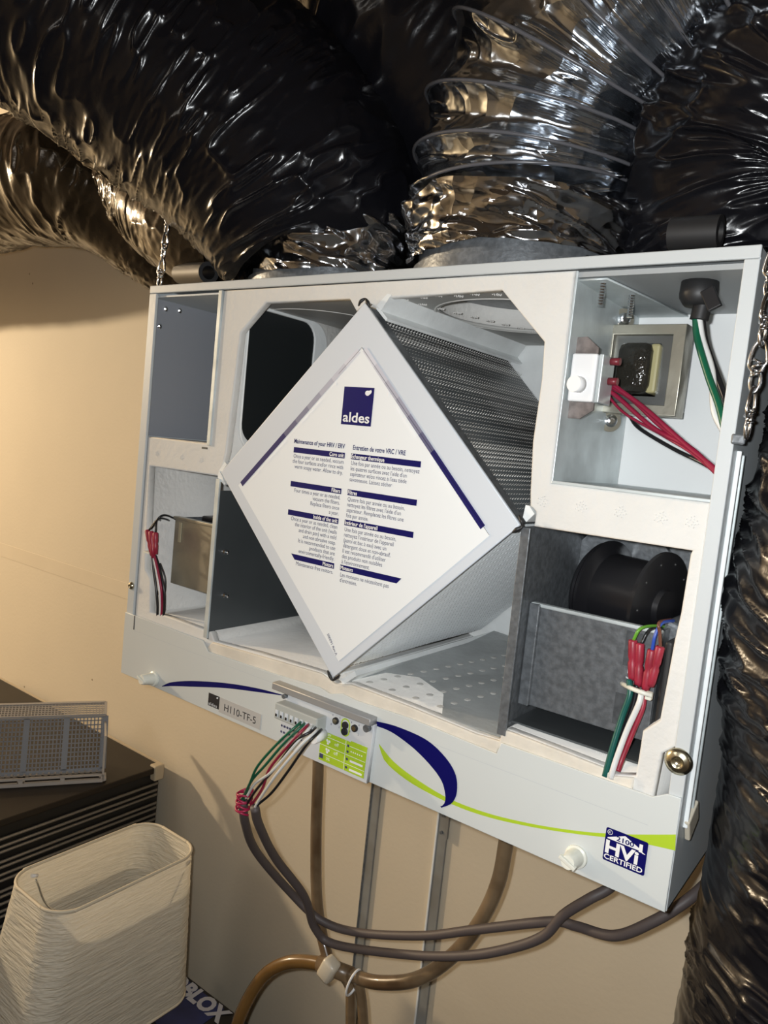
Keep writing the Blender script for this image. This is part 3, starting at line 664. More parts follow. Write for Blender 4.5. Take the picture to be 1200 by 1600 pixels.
pr.build('dial_numbers', M['navy'], bd)
# wires from the terminal block to the bound cable ends
def wp(u, v, y): return P(u, v, y)
ends = [(470, 1128, 'green', 378, 1250), (476, 1130, 'green', 381, 1252), (482, 1132, 'red', 390, 1262), (488, 1134, 'whitew', 384, 1248), (493, 1137, 'black', 386, 1256), (497, 1139, 'whitew', 398, 1262), (502, 1140, 'black', 402, 1258)]
mids = [[(440, 1155), (404, 1195), (390, 1225)], [(445, 1160), (415, 1195), (392, 1222)], [(455, 1160), (422, 1200), (410, 1232)], [(462, 1162), (425, 1205), (398, 1225)], [(462, 1158), (430, 1200), (402, 1232)], [(470, 1165), (432, 1210), (408, 1245)], [(478, 1165), (450, 1205), (425, 1238)]]
LW = {}
for k, ((u0, v0, c, u1, v1), md) in enumerate(zip(ends, mids)):
    pts = [P(u0, v0, -.020), P(u0 - 6, v0 + 6, -.028), P(*md[0], -.036), P(*md[1], -.034), P(*md[2], -.026), P(u1, v1, -.016 - .001 * k)]
    o = tube('low_voltage_wire', pts, .0012, M[c], None, sides=8, n=50)
    nm = {'green': 'green', 'red': 'red', 'whitew': 'white', 'black': 'black'}[c]
    tag(o, 'x', 'wire'); LW[k] = o
for o_ in LW.values(): o_['group'] = 'wires between the terminal block and the cables'
LBL = ['leftmost green wire from the terminal block to the bound cable', 'second green wire from the left, beside the first green one', 'thin dark red wire hanging from the terminal block', 'white wire running behind the black one to the red binding', 'black wire in the middle of the terminal bundle', 'right-hand white wire ending at the second grey cable', 'outermost black wire bowing right below the terminal block']
for k, o in LW.items(): o['label'] = LBL[k]
# plastic thumb knobs and flange screws
for (x, z) in ((.0580, .0090), (.5195, .0120)):
    b = bmesh.new(); lathe(b, [(0, .0078), (.0022, .0076), (.003, .0062), (.010, .0056), (.0145, .0052), (.016, .0045)], (x, YA, z), (0, -1, .12), 26)
    kn = bm2('thumb_knob', b, M['knob'], U, smooth=False); kn.data.set_sharp_from_angle(angle=.6)
    b = bmesh.new(); abox(b, (x - .0062, -.0205, z - .0014 + .002), (x + .0062, -.0170, z + .0014 + .002), .0006, rot=Matrix.Rotation(.4, 3, 'Y')); bm2('knob_rib', b, M['knob'], kn)
for (x, z, r_) in ((.0058, .0967, .0042), (.5745, .0970, .0085)):
    b = bmesh.new(); lathe(b, [(0, r_), (.0008, r_), (.0022, r_ * .72), (.0030, r_ * .5), (.0032, r_ * .42), (.0010, r_ * .3), (.0009, .0002)], (x, -.0010, z), (0, -1, 0), 30); bm2('flange_screw', b, M['zinc'], U, smooth=True)

# ================================================================== THE HEAT EXCHANGER CORE
T_, R_, B_, L_ = Vector((.2899, 0, .3864)), Vector((.4493, 0, .2277)), Vector((.2952, 0, .0744)), Vector((.1349, 0, .2319))
HX = thing('heat_exchanger_core', (.2925, .07, .0744), 'diamond-shaped exchanger core with a white printed front set in the middle of the unit', 'heat exchanger')
cc = (T_ + R_ + B_ + L_) / 4
def ins(p, f): return cc + (p - cc) * f
y0c, y1c = -.0040, .242
def q2(p): return (p.x, p.z)
front = plate('front_panel', [q2(ins(p, 1.0)) for p in (T_, R_, B_, L_)], [], y0c, y0c + .0035, M['paneledge'], HX, bev=.0009, label='white diamond cover card')
plate('core_block', [q2(ins(p, .955)) for p in (T_, R_, B_, L_)], [], y0c + .0035, y1c, M['darksteel'], HX)
lab = plate('label_sheet', [q2(ins(p, f)) for p, f in ((T_, .0), (R_, 0), (B_, 0), (L_, 0))] if False else [(.2922, .3500), (.4270, .2168), (.3000, .0905), (.1610, .2225)], [], y0c - .0004, y0c, M['panel'], HX, label='printed instruction label')
box('corner_smear', (.2860, y0c - .001, .3805), (.2935, y0c + .001, .3835), M['inkb'], HX) if False else None
def face_grid(a, b_, ns, ny, hf, name, m, ya=.004, yb=y1c):
    d = (b_ - a); L = d.length; d = d / L; nrm = Vector((d.z, 0, -d.x))
    mid = (a + b_) / 2
    if (mid - cc).dot(nrm) < 0: nrm = -nrm
    s = np.linspace(0, L, ns); y = np.linspace(ya, yb, ny); S, Y = np.meshgrid(s, y, indexing='ij'); Hh = hf(S, Y)
    V = np.stack([a.x + d.x * S + nrm.x * Hh, Y, a.z + d.z * S + nrm.z * Hh], -1)
    me = grid_mesh(name, V, closed_u=False); return link(name, me, m, HX, kind='stuff')
rs = np.random.RandomState(3)
def h_dark(S, Y):
    ps, py = .0046, .0044
    row = (np.floor(S / ps)).astype(int); off = (row % 2) * .5
    a = .5 + .5 * np.cos(2 * np.pi * (S / ps)); b = .5 + .5 * np.cos(2 * np.pi * (Y / py + off + .12 * np.sin(S * 90)))
    j = rs.rand(400)[row % 400]
    return -.0085 + .0078 * a ** 2.2 * (.15 + .85 * b * (.7 + .5 * j))
def h_light(S, Y):
    ps, py = .0060, .0027
    row = np.floor(Y / py).astype(int); off = rs.rand(400)[row % 400]
    a = np.clip(1.6 * np.abs(np.sin(np.pi * Y / py)), 0, 1); pit = np.clip(1.6 * np.sin(2 * np.pi * (S / ps + (row % 2) * .5 + .1 * off)) - .6, 0, 1) * np.clip(np.sin(np.pi * Y / py) * 2 - .8, 0, 1)
    return -.0035 + .0012 * a - .0026 * pit + .0003 * np.sin(S * 60 + Y * 30)
tt, rr, bb, ll = [ins(p, .985) for p in (T_, R_, B_, L_)]
face_grid(tt + (rr - tt) * .035, tt + (rr - tt) * .965, 440, 420, h_dark, 'honeycomb_face', M['coredark'], .012, y1c)
face_grid(bb + (rr - bb) * .03, bb + (rr - bb) * .98, 400, 460, h_light, 'honeycomb_face', M['corelight'], .0, y1c)
# corner angles of the core
def strip(a, b_, w_, y0, y1, name, m):
    d = (b_ - a).normalized(); nrm = Vector((d.z, 0, -d.x));
    if ((a + b_) / 2 - cc).dot(nrm) < 0: nrm = -nrm
    bm = bmesh.new(); v = []
    for p, y in ((a, y0), (b_, y0), (b_, y1), (a, y1)):
        v.append(bm.verts.new((p.x, y, p.z)))
    f = bm.faces.new(v); r = bmesh.ops.extrude_face_region(bm, geom=[f]); bmesh.ops.translate(bm, verts=[x for x in r['geom'] if isinstance(x, bmesh.types.BMVert)], vec=nrm * w_)
    bmesh.ops.recalc_face_normals(bm, faces=bm.faces); return bm2(name, bm, m, HX)
strip(ins(T_, .975), ins(R_, .975), .0012, y0c + .0035, .013, 'edge_angle', M['galvd'])
strip(ins(T_, .975), ins(T_, .975) + (R_ - T_) * .04, .0012, .013, y1c, 'edge_angle', M['galvd'])
strip(ins(R_, .975) + (T_ - R_) * .04, ins(R_, .975), .0012, .013, y1c, 'edge_angle', M['galvd'])
strip(ins(L_, .985), ins(T_, .985), .0008, y0c + .0035, .012, 'edge_angle', M['beige'])
# black sealant crumbs at the tips
for c_, pts in (('T', [(-.0062, -.0030), (-.004, .0005), (0, .0025), (.004, -.0015), (.0055, -.0045)]), ('R', [(-.0015, .0065), (.0012, .003), (.0020, -.001), (-.0015, -.0035), (-.005, -.0060)]), ('B', [(-.0060, .0055), (-.003, .0015), (0, -.0015), (.003, .0012), (.0072, .0052)])):
    o_ = {'T': T_, 'R': R_, 'B': B_}[c_]
    me = tube_mesh('sealant', [(o_.x + dx, y0c + random.uniform(-.0008, .0012), o_.z + dz) for dx, dz in pts], [.0006, .0015, .0009, .0018, .0005], sides=7, n=24); link('sealant', me, M['blackr'], HX)

# printed front
yp = y0c - .0006
def bar(pr, x0, x1, zt_, zb_, cut=None):
    p = [(x0, yp, zt_), (x1, yp, zt_), (x1, yp, zb_), (x0, yp, zb_)]
    if cut == 'l': p[3] = (x0 + .0045, yp, zb_)
    if cut == 'r': p[2] = (x1 - .0043, yp, zb_)
    pr.poly(p)
pr = Print()
for zt_, cut in ((.2637, None), (.2340, None), (.2089, None), (.1710, 'l')):
    bar(pr, .2270 if cut is None else .2353, .2851, zt_, zt_ - .0047, cut); bar(pr, .2918, .3612 if cut is None else .3545, zt_ + .0003, zt_ - .0045, 'r' if cut else None)
bar(pr, .2776, .3091, .3180, .2870)
pr.build('navy_bars', M['navy'], lab)
pr = Print(); yt = yp - .0003
for zt_, s, s2 in ((.2637, 'Core unit', 'Échangeur thermique'), (.2340, 'Filters', 'Filtres'), (.2089, 'Inside of the unit', "Intérieur de l'appareil"), (.1710, 'Motors', 'Moteurs')):
    pr = Print(); pr.add(s, (.2843, yt, zt_ - .0038), EX, EZ, .0046, sx=.86, align='r', bold=.022); pr.build('bar_title', M['white'], lab)
    pr = Print(); pr.add(s2, (.2925, yt, zt_ - .0036), EX, EZ, .0046, sx=.86, bold=.022); pr.build('bar_title', M['white'], lab)
pr = Print(); pr.add('aldes', (.2795, yt, .2895), EX, EZ, .0112, width=.0278, bold=.018)
pr.poly([(.3028 + .0026 * math.cos(t) + (.0014 if math.cos(t) > .5 else 0), yt, .3135 + .0021 * math.sin(t) + (.0012 if math.cos(t) > .5 else 0)) for t in [i * math.pi / 8 for i in range(16)]])
pr.build('logo_lettering', M['white'], lab)
pr = Print()
pr.add('Maintenance of your HRV / ERV', (.2268, yp, .2672), EX, EZ, .0054, width=.0575, bold=.02)
pr.add('Entretien de votre VRC / VRE', (.2930, yp, .2672), EX, EZ, .0054, width=.0530, bold=.02)
pr.build('heading_text', M['navy'], lab)
pr = Print()
left = [(.2545, ['Once a year or as needed, vaccum', 'the four surfaces and/or rince with', 'warm soapy water. Allow to dry.']), (.2249, ['Four times a year or as needed,', 'vacuum the filters.', 'Replace filters once', 'a year.']),
        (.2000, ['Once a year or as needed, clean', 'the interior of the unit (walls', 'and drain pan) with a mild', 'and non abrasive soap.', 'It is recommended to use', 'products that are', 'environmentally-friendly.']), (.1618, ['Maintenance free motors.'])]
right = [(.2546, ['Une fois par année ou au besoin, nettoyez', "les quatres surfaces avec l'aide d'un", "aspirateur et/ou rincez à l'eau tiède", 'savonneuse. Laissez sécher']), (.2247, ['Quatre fois par année ou au besoin,', "nettoyez les filtres avec l'aide d'un", 'aspirateur. Remplacez les filtres une', 'fois par année.']),
         (.1995, ['Une fois par année ou au besoin,', "nettoyez l'intérieur de l'appareil", '(paroi et bac à eau) avec un', 'détergent doux et non-abrasif.', "Il est recommandé d'utiliser", 'des produits non nuisibles', "à l'environnement."]), (.1614, ['Les moteurs ne nécessitent pas', "d'entretien."])]
def nw(s): V, _ = glyphs(s); return (V[:, 0].max() - V[:, 0].min()) * .0049
kl = .0570 / nw(left[0][1][0]); kr = .0680 / nw(right[0][1][0])
for z0_, ls in left:
    for i, s in enumerate(ls): pr.add(s, (.2845, yp, z0_ - .0045 * i), EX, EZ, .0049, sx=kl, align='r')
for z0_, ls in right:
    for i, s in enumerate(ls): pr.add(s, (.2927, yp, z0_ - .0045 * i), EX, EZ, .0049, sx=kr)
pr.add('500091 Rev.A', (.2846, yp, .1100), Vector((.0120, 0, -.0160)).normalized(), Vector((.0160, 0, .0120)).normalized(), .0034, width=.0195, bold=.01)
pr.build('body_text', M['ink'], lab)
# fading side stripes in three printed tones
def qstripe(a, b_, w_, f0, f1, m):
    a = Vector((a[0], yp, a[1])); b_ = Vector((b_[0], yp, b_[1])); d = b_ - a; n_ = Vector((d.z, 0, -d.x)).normalized() * w_
    pr = Print(); pr.poly([a + d * f0, a + d * f1, a + d * f1 + n_, a + d * f0 + n_]); pr.build('side_stripe', m, lab)
tones = []
for k in range(10):
    f = (k + .5) / 10; g = min(1, max(0, (f - .05) / .6)); c = tuple((1 - g) * a + g * b_ for a, b_ in zip((.66, .66, .72), (.004, .004, .105)))
    tones.append(mat('stripe_tone', c, .4))
for k in range(10):
    qstripe((.2930, .3470), (.4190, .2200), -.0048, k / 10, (k + 1) / 10, tones[k]); qstripe((.2905, .3460), (.1668, .2222), .0048, k / 10, (k + 1) / 10, tones[k])
pr = Print()
dR = Vector((.1260, 0, -.1270)).normalized(); nR = Vector((.1270, 0, .1260)).normalized()
dL = Vector((.1237, 0, .1238)).normalized(); nL = Vector((-.1238, 0, .1237)).normalized()
aR = Vector((.2930, yt, .3470)); LR = .1789; aL = Vector((.1668, yt, .2222)); LL = .1750
for f, s, w_ in ((.33, 'Filtre de ce côté', .030), (.62, 'Filter this side', .030)): pr.add(s, aR + dR * (f * LR) - nR * .0036 + nR*0, dR, nR, .0044, width=w_)
for f, s, w_ in ((.22, 'Filtre de ce côté', .030), (.52, 'Filter this side', .030)): pr.add(s, aL + dL * (f * LL) - nL * .0036, dL, nL, .0044, width=w_)
for a_, d_, n_, L0, fs in ((aR, dR, nR, LR, (.25, .86)), (aL, dL, nL, LL, (.14, .80))):
    for f in fs:
        c = a_ + d_ * (f * L0) - n_ * .0022; v_ = Vector((0, 0, 1))
        pr.poly([c + Vector((-.0013, 0, .000)), c + Vector((.0013, 0, .000)), c + Vector((0, 0, .0022))]); pr.poly([c + Vector((-.0004, 0, -.0018)), c + Vector((.0004, 0, -.0018)), c + Vector((.0004, 0, 0)), c + Vector((-.0004, 0, 0))])
pr.build('stripe_lettering', M['white'], lab)
pr = Print()      # thin outline of the printed area
def hair(a, b_):
    a = Vector((a[0], yp, a[1])); b_ = Vector((b_[0], yp, b_[1])); n_ = Vector(((b_ - a).z, 0, -(b_ - a).x)).normalized() * .0003; pr.poly([a, b_, b_ + n_, a + n_])
hair((.2922, .3500), (.4268, .2170)); hair((.2922, .3500), (.2700, .3280)); pr.build('outline', M['inkb'], lab)

# ================================================================== DUCTS
def film_uv_bump(): pass
def duct(name, pts, radii, m, label, cat='duct', nv=260, nu=220, seed=1, **k):
    me, fr = duct_mesh(name, pts, radii, nv, nu, seed, **k)
    root = thing(name, pts[0], label, cat, 'flexible ducts above and beside the unit')
    link('duct_skin', me, m, root)
    return root, fr
def collar(root, cx, cy, r_, foilm, z0=.4125, z1=.470, seed=5, black=False):
    b = bmesh.new(); lathe(b, [(0, r_ + .004), (.012, r_ + .004), (.0125, r_), (z1 - z0, r_)], (cx, cy, z0), (0, 0, 1), 64)
    o = bm2('collar', b, M['galvd'] if not black else M['black'], root, smooth=True); o.data.set_sharp_from_angle(angle=.5)
    nu, nv = 200, 40; u = np.linspace(0, 1, nu, endpoint=False)[None].repeat(nv, 0); v = np.linspace(0, 1, nv)[:, None].repeat(nu, 1)
    ht = .010 + .010 * vn(u, v * 0 + 3, 9, seed + 8)
    r = r_ + .003 + .010 * v ** 2 + .006 * ridge(vn(u + .2 * v, v * 3, 24, seed)) ** 2 + .004 * vn(u, v * 7, 44, seed + 1)
    z = z0 + ht + v * (z1 - z0 + .012 + .012 * vn(u, v * 0 + 8, 14, seed + 3) - ht)
    V = np.stack([cx + r * np.cos(2 * np.pi * u), cy + r * np.sin(2 * np.pi * u), z], -1)
    link('foil_skirt', grid_mesh('foil_skirt', V), foilm, root)
# A: the great black duct rising from the left collar, then over to the upper left
A, _ = duct('black_duct', [(.160, .105, .452), (.152, .098, .480), (.120, .070, .530), (.062, .022, .588), (-.015, -.040, .645), (-.10, -.105, .695), (-.20, -.19, .745), (-.32, -.28, .80), (-.46, -.39, .90), (-.56, -.47, 1.04), (-.60, -.50, 1.16)],
            [.074, .104, .116, .118, .118, .118, .118, .118, .118, .118, .118], M['film'], 'large glossy black insulated duct above the left half of the unit', seed=11, skew=1.0, amp=.0065, nv=900, nu=360, big=.05, lenf=11, across=48)
collar(A, .157, .100, .078, M['foilw'], z1=.462, seed=21)
# E: silver spiral duct from the right collar bending right
ptsE = [(.370, .100, .448), (.368, .100, .475), (.372, .098, .520), (.392, .092, .575), (.432, .083, .622), (.492, .073, .655), (.58, .062, .672), (.70, .05, .675)]
def phE(q): return q / .047 + 2.2 * (1 - np.exp(-np.maximum(q, 0) / .040))
me, fr = duct_mesh('d', ptsE, [.084, .092, .097, .099, .100, .100, .100, .100], 620, 320, 31, skew=.5, amp=.008, ringp=phE, ringa=.011, across=26, lenf=7, big=.05)
E_ = thing('silver_duct', ptsE[0], 'crinkled silver foil duct with spiral wire above the right half of the unit', 'duct')
link('duct_skin', me, M['foil'], E_)
c, rad, A_, B_2, L0 = fr
nw_ = 1200; s = np.linspace(0, 1, nw_); ph = 2 * np.pi * phE(s * L0); ci = s * (len(c) - 1)
def ip(a): return np.stack([np.interp(ci, np.arange(len(c)), a[:, k]) for k in range(3)], 1)
rr_ = np.interp(ci, np.arange(len(c)), rad) + .0030
hp = ip(c) + rr_[:, None] * (np.cos(ph)[:, None] * ip(A_) + np.sin(ph)[:, None] * ip(B_2))
t2, A2, B2 = frames(hp); th = np.linspace(0, 2 * np.pi, 6, endpoint=False)
link('spiral_wire', grid_mesh('spiral_wire', hp[:, None] + .0014 * (np.cos(th)[None, :, None] * A2[:, None] + np.sin(th)[None, :, None] * B2[:, None])), M['wirecoat'], E_)
collar(E_, .370, .100, .086, M['foilw'], z1=.455, seed=41)
# F: black duct behind; G: black duct that arches over and drops beside the unit
duct('black_duct', [(.262, .205, .41), (.262, .20, .48), (.262, .195, .58), (.215, .18, .68), (.17, .155, .88), (.17, .15, 1.16)], [.07, .085, .105, .135, .145, .145], M['film'], 'black duct far behind, between the big black duct and the silver duct', seed=51, skew=1.2, amp=.006, nv=300)
duct('black_duct', [(.520, .165, .41), (.520, .160, .46), (.545, .145, .535), (.625, .110, .590), (.715, .075, .565), (.745, .055, .47), (.705, .055, .36), (.690, .055, .24), (.695, .055, .12), (.698, .055, 0), (.698, .055, -.12), (.694, .055, -.25), (.69, .055, -.55)],
     [.075, .092, .105, .108, .108, .106, .104, .103, .104, .108, .114, .120, .120], M['film'], 'long black duct arching behind the silver duct, dropping along the right side', seed=61, skew=-1.3, amp=.0075, nv=1100, nu=340, big=.045, lenf=13, across=52)
# B and C: ducts at the left behind the big black one, warm reflections painted in as brown
duct('brown_duct', [(-1.3, .10, .56), (-.9, .10, .58), (-.62, .10, .600), (-.46, .10, .605), (-.36, .11, .60), (-.28, .13, .575), (-.21, .165, .53), (-.15, .195, .485), (-.08, .215, .458), (.01, .225, .445)], [.088, .088, .088, .088, .088, .084, .074, .062, .052, .048], M['filmb'], 'shiny black duct, warm reflections painted in as brown, running along the wall at far left', seed=81, skew=.5, amp=.005, nv=420, nu=240, lenf=10)
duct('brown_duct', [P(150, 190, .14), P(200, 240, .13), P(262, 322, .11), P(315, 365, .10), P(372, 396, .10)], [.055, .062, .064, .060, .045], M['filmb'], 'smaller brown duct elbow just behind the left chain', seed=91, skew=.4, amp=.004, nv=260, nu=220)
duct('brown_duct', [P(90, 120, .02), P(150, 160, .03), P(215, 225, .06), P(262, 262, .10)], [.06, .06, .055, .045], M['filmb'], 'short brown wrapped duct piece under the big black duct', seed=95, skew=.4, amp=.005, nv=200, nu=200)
duct('black_duct', [P(185, 275, .17), P(205, 305, .17), P(235, 350, .17), P(262, 395, .17)], [.028, .03, .028, .02], M['film'], 'narrow black plastic sleeve hanging left of the chain', seed=97, skew=1, amp=.004, nv=120, nu=120)

# ================================================================== CHAINS
def link_mesh(L=.030, w_=.0048, r_=.0011):
    """double-loop link: two teardrop eyes joined by a wrapped waist"""
    pts = []
    for k in range(33):
        t = k / 32 * 2 * math.pi; z = math.cos(t) * L * .5; x = math.sin(t) * w_ * (1.0 if z > 0 else .72) * (1 - .35 * math.exp(-((z + L * .12) / (L * .1)) ** 2))
        pts.append((x, 0, z))
    a = tube_mesh('link', pts, r_, n=64, sides=8)
    hp_ = [(.0026 * math.cos(t), .0022 * math.sin(t), -L * .20 + .0008 * t) for t in np.linspace(0, 4 * math.pi, 24)]
    bme = tube_mesh('wrap', hp_, r_ * .9, n=60, sides=7)
    bm = bmesh.new(); bm.from_mesh(a); bm.from_mesh(bme); me = bpy.data.meshes.new('chain_link'); bm.to_mesh(me); bm.free()
    me.materials.append(M['chrome']); me.polygons.foreach_set('use_smooth', [True] * len(me.polygons)); return me
LM = link_mesh()
def chain(a, b_, label):
    a = Vector(a); b_ = Vector(b_); d = b_ - a; n = int(d.length / .0262); root = thing('chain', a, label, 'chain', 'chains the unit hangs from')
    q = d.to_track_quat('Z', 'Y')
    for k in range(n):
        o = bpy.data.objects.new('chain_link', LM); COL.objects.link(o); o.parent = root
        o.location = d * ((k + .5) / n); o.rotation_euler = (q.to_matrix() @ Matrix.Rotation((.35 if k % 2 else 1.8) + .15 * math.sin(k * 2.2), 3, 'Z')).to_euler()
chain((.5885, -.012, .300), (.5915, -.006, .62), 'steel double-loop chain on the right side of the unit')
chain((.0025, .008, .4135), (.0235, .006, .60), 'steel double-loop chain at the upper left corner of the unit')
b = bmesh.new(); abox(b, (.5803, -.012, .2950), (.5880, -.009, .3010), .001); tag(bm2('chain_hook', b, M['galvd'], U), 'x', 'x'); bpy.data.objects['chain_hook'].pop('label'); bpy.data.objects['chain_hook'].pop('category')
# black rubber sleeves lying on top of the unit
def sleeve(a, b_, r_, label):
    a = Vector(a); b_ = Vector(b_); bm = bmesh.new(); d = (b_ - a)
    q = d.to_track_quat('Z', 'Y').to_matrix(); n = 32; rings = []
    for dd, rr in ((0, r_ * .62), (0, r_), (d.length, r_), (d.length, r_ * .62), (.3 * d.length, r_ * .6)):
        rings.append([bm.verts.new(a + q @ Vector((rr * math.cos(t), rr * math.sin(t), dd))) for t in [2 * math.pi * i / n for i in range(n)]])
    for u_, v_ in zip(rings, rings[1:]):
        for i in range(n): bm.faces.new((u_[i], u_[(i + 1) % n], v_[(i + 1) % n], v_[i]))
    o = bm2('rubber_sleeve', bm, M['blackr'], None, smooth=True); o.data.set_sharp_from_angle(angle=.7); return tag(o, label, 'sleeve')
sleeve(P(283, 428, .07) , P(326, 426, .045), .0112, 'short black tube with an open end on the top left of the unit')
sleeve(P(1049, 366, .03), P(1126, 362, .03), .0105, 'black cord clamp cylinder on the top right of the unit')

# ================================================================== HOSES AND CABLES BELOW
yh = .150
hz = thing('drain_hose', P(790, 1300, .12), 'brown drain hose hanging in a wide loop from the underside of the unit', 'hose')
tube('hose_tube', [P(796, 1270, .13), P(790, 1320, .13), P(778, 1380, .13), P(750, 1440, .13), P(705, 1495, .13), P(650, 1530, .13), P(590, 1535, .13), P(545, 1522, .13), P(520, 1513, .13)], .0070, M['hose'], hz, sides=16, n=120)
hz2 = thing('drain_hose', P(495, 1180, yh), 'straight brown hose coming down behind the control panel to the tee', 'hose')
tube('hose_tube', [P(497, 1100, .14), P(497, 1200, .14), P(494, 1300, .14), P(495, 1400, .14), P(503, 1460, .138), P(516, 1510, .132)], .0063, M['hose'], hz2, sides=16, n=90)
hz3 = thing('drain_hose', P(500, 1512, .13), 'amber hose arching left and down from the tee', 'hose')
tube('hose_tube', [P(520, 1513, .13), P(490, 1504, .13), P(450, 1504, .125), P(415, 1522, .12), P(388, 1560, .11), P(368, 1610, .10), P(350, 1700, .10), P(345, 1800, .10)], .0072, mat('amber_hose', (.20, .105, .03), .25, noise=.35, nscale=20, coat=.3), hz3, sides=16, n=110)
tee = thing('hose_tee', P(516, 1512, .128), 'pale taped tee joining the three brown hoses', 'fitting')
cyl('tee_body', P(500, 1505, .127), P(548, 1524, .127), .0085, M['hose'], tee)
b = bmesh.new(); p = P(516, 1512, .122); abox(b, p - Vector((.009, .010, .013)), p + Vector((.009, .006, .012)), .004, rot=Matrix.Rotation(.4, 3, 'Y')); bm2('tape_wrap', b, M['tape'], tee, smooth=True)
for k, (u0, u1, lb) in enumerate([(547, 548, 'left one of two brown tubes dropping from the white tie'), (562, 568, 'right one of two brown tubes dropping from the white tie')]):
    o = tube('down_tube', [P(u0 - 12, 1522, .133), P(u0, 1545, .135), P(u1, 1600, .135), P(u1 + 4, 1720, .135), P(u1 + 6, 1900, .135)], .0055, M['hose'], None, sides=14, n=60); tag(o, lb, 'tube', 'brown tubes under the tee')
pt = []
for k in range(13):
    a = k * 2 * math.pi / 12; c = P(553, 1527, .128); pt.append(c + Vector((.0030 * math.sin(a) , .0105 * math.cos(a), .0150 * math.sin(a) - .006)))
o = tube('white_tie', pt, .0013, M['white'], None, sides=8, n=60); tag(o, 'thin white cable tie around the hoses by the tee', 'cable tie')
o = tube('grey_cable', [P(380, 1252, -.018), P(383, 1285, -.005), P(400, 1330, .03), P(450, 1390, .08), P(500, 1437, .10), P(560, 1457, .11), P(660, 1462, .11), P(740, 1453, .11), P(860, 1440, .11), P(900, 1447, .11), P(960, 1462, .10), P(1020, 1440, .10), P(1072, 1408, .11), P(1110, 1375, .13)], .0042, M['cord'], None, sides=12, n=200)
tag(o, 'dark grey cable rising to the lower right corner, upper of two where they sag', 'cable')
o = tube('grey_cable', [P(398, 1262, -.022), P(405, 1290, -.008), P(430, 1340, .03), P(475, 1400, .07), P(492, 1450, .09), P(525, 1476, .10), P(640, 1492, .10), P(730, 1493, .10), P(800, 1481, .10), P(850, 1462, .10), P(880, 1430, .10), P(920, 1405, .10), P(955, 1385, .11), P(980, 1350, .12)], .0042, M['cord'], None, sides=12, n=200)
tag(o, 'dark grey cable sagging lowest under the unit, vanishing behind its bottom edge', 'cable')
pt = []
c0 = P(381, 1256, -.018); 
for k in range(61):
    a = k * 2 * math.pi / 10; pt.append(c0 + Vector((.0068 * math.cos(a), .0068 * math.sin(a), .012 - k * .00032 + .0015 * math.sin(k * .9))))
o = tube('red_binding', pt, .0010, mat('crimson_wire', (.36, .012, .06), .4), None, sides=7, n=500); tag(o, 'coiled crimson wire binding the grey cable end', 'binding')

# ================================================================== LOWER LEFT: CABINET, BASKET, LAMPSHADE, GAME BOX
y0_, y1_c = -.75, YW - .023
pcn = P(254, 1196, y1_c); xc, zc = pcn.x, pcn.z
CB = thing('cabinet', (-.50, -.2, -1.35), 'dark brown cabinet with black and silver ribbed side at lower left', 'cabinet')
box('cabinet_body', (-.80, y0_, -1.35), (xc - .008, y1_c, zc - .010), M['cabd'], CB)
box('cabinet_top', (-.80, y0_, zc - .010), (xc, y1_c, zc), M['cab'], CB, bev=.0015)
bm = bmesh.new(); z = zc - .030; k = 0
first = None; spans = [.0075, .0055, .010, .0055, .0075, .006, .0110, .0055, .0075]
while z > -1.0 and k < 70:
    h_ = .0026 + .0024 * ((k * 7) % 5) / 4
    if first is None:
        first = cyl('slat', (xc - .004, y0_ + .01, z), (xc - .004, y1_c - .004, z), 1.0 * .0022, M['slat'], CB, n=10)
    else:
        o = first.copy(); COL.objects.link(o); o.parent = CB; o.location = (0, 0, z - (zc - .030)); 
    z -= spans[k % 9] * 1.45; k += 1
box('corner_cap', (xc - .012, y1_c - .016, zc - .022), (xc + .003, y1_c + .002, zc + .003), M['beige'], CB, bev=.002)
box('back_edge', (-.80, y1_c - .002, zc - .004), (xc - .01, y1_c + .002, zc + .002), M['beige'], CB)
# basket of grey grid plastic
K = thing('grid_basket', (-.33, .10, zc), 'grey plastic grid basket lying on the dark cabinet', 'basket')
n0 = Pz(160, 1222, zc); n1 = Pz(0, 1232, zc); b0 = Pz(163, 1176, zc); exd = (n1 - n0); exd.z = 0; exd.normalize()     # along near edge, going left
eyd = Vector((-exd.y, exd.x, 0));
if eyd.dot(b0 - n0) < 0: eyd = -eyd
LEN = .34; hb = .080
def bp(a, d_, z): return n0 + exd * a + eyd * d_ + Vector((0, 0, z))
def bars(bm, o, ea, eb, la, lb, na, nb, wa, wb, th):
    """grid of bars in the plane ea, eb"""
    nn = ea.cross(eb).normalized()
    def bar_(c0, c1, w_, side):
        d_ = (c1 - c0); vs = []
        for p in (c0, c1):
            for s1 in (-1, 1):
                for s2 in (-1, 1): vs.append(bm.verts.new(p + side * (s1 * w_ / 2) + nn * (s2 * th / 2)))
        for f in ((0, 1, 3, 2), (4, 6, 7, 5), (0, 4, 5, 1), (2, 3, 7, 6), (0, 2, 6, 4), (1, 5, 7, 3)): bm.faces.new([vs[i] for i in f])
    for i in range(na + 1): c = o + ea * (la * i / na); bar_(c, c + eb * lb, wa, ea)
    for j in range(nb + 1): c = o + eb * (lb * j / nb); bar_(c, c + ea * la, wb, eb)
Zv = Vector((0, 0, 1))
bm = bmesh.new(); bars(bm, bp(0, 0, .004), exd, eyd, LEN, .020, 3, 1, .010, .006, .004); bars(bm, bp(0, .020, .004), exd, eyd, LEN, .014, 40, 1, .003, .002, .004); bm2('slotted_base', bm, M['basketl'], K)
bm = bmesh.new(); bars(bm, bp(0, 0, .002), exd, Zv, LEN, .010, 6, 1, .006, .003, .003); bm2('front_rim', bm, M['basketl'], K)
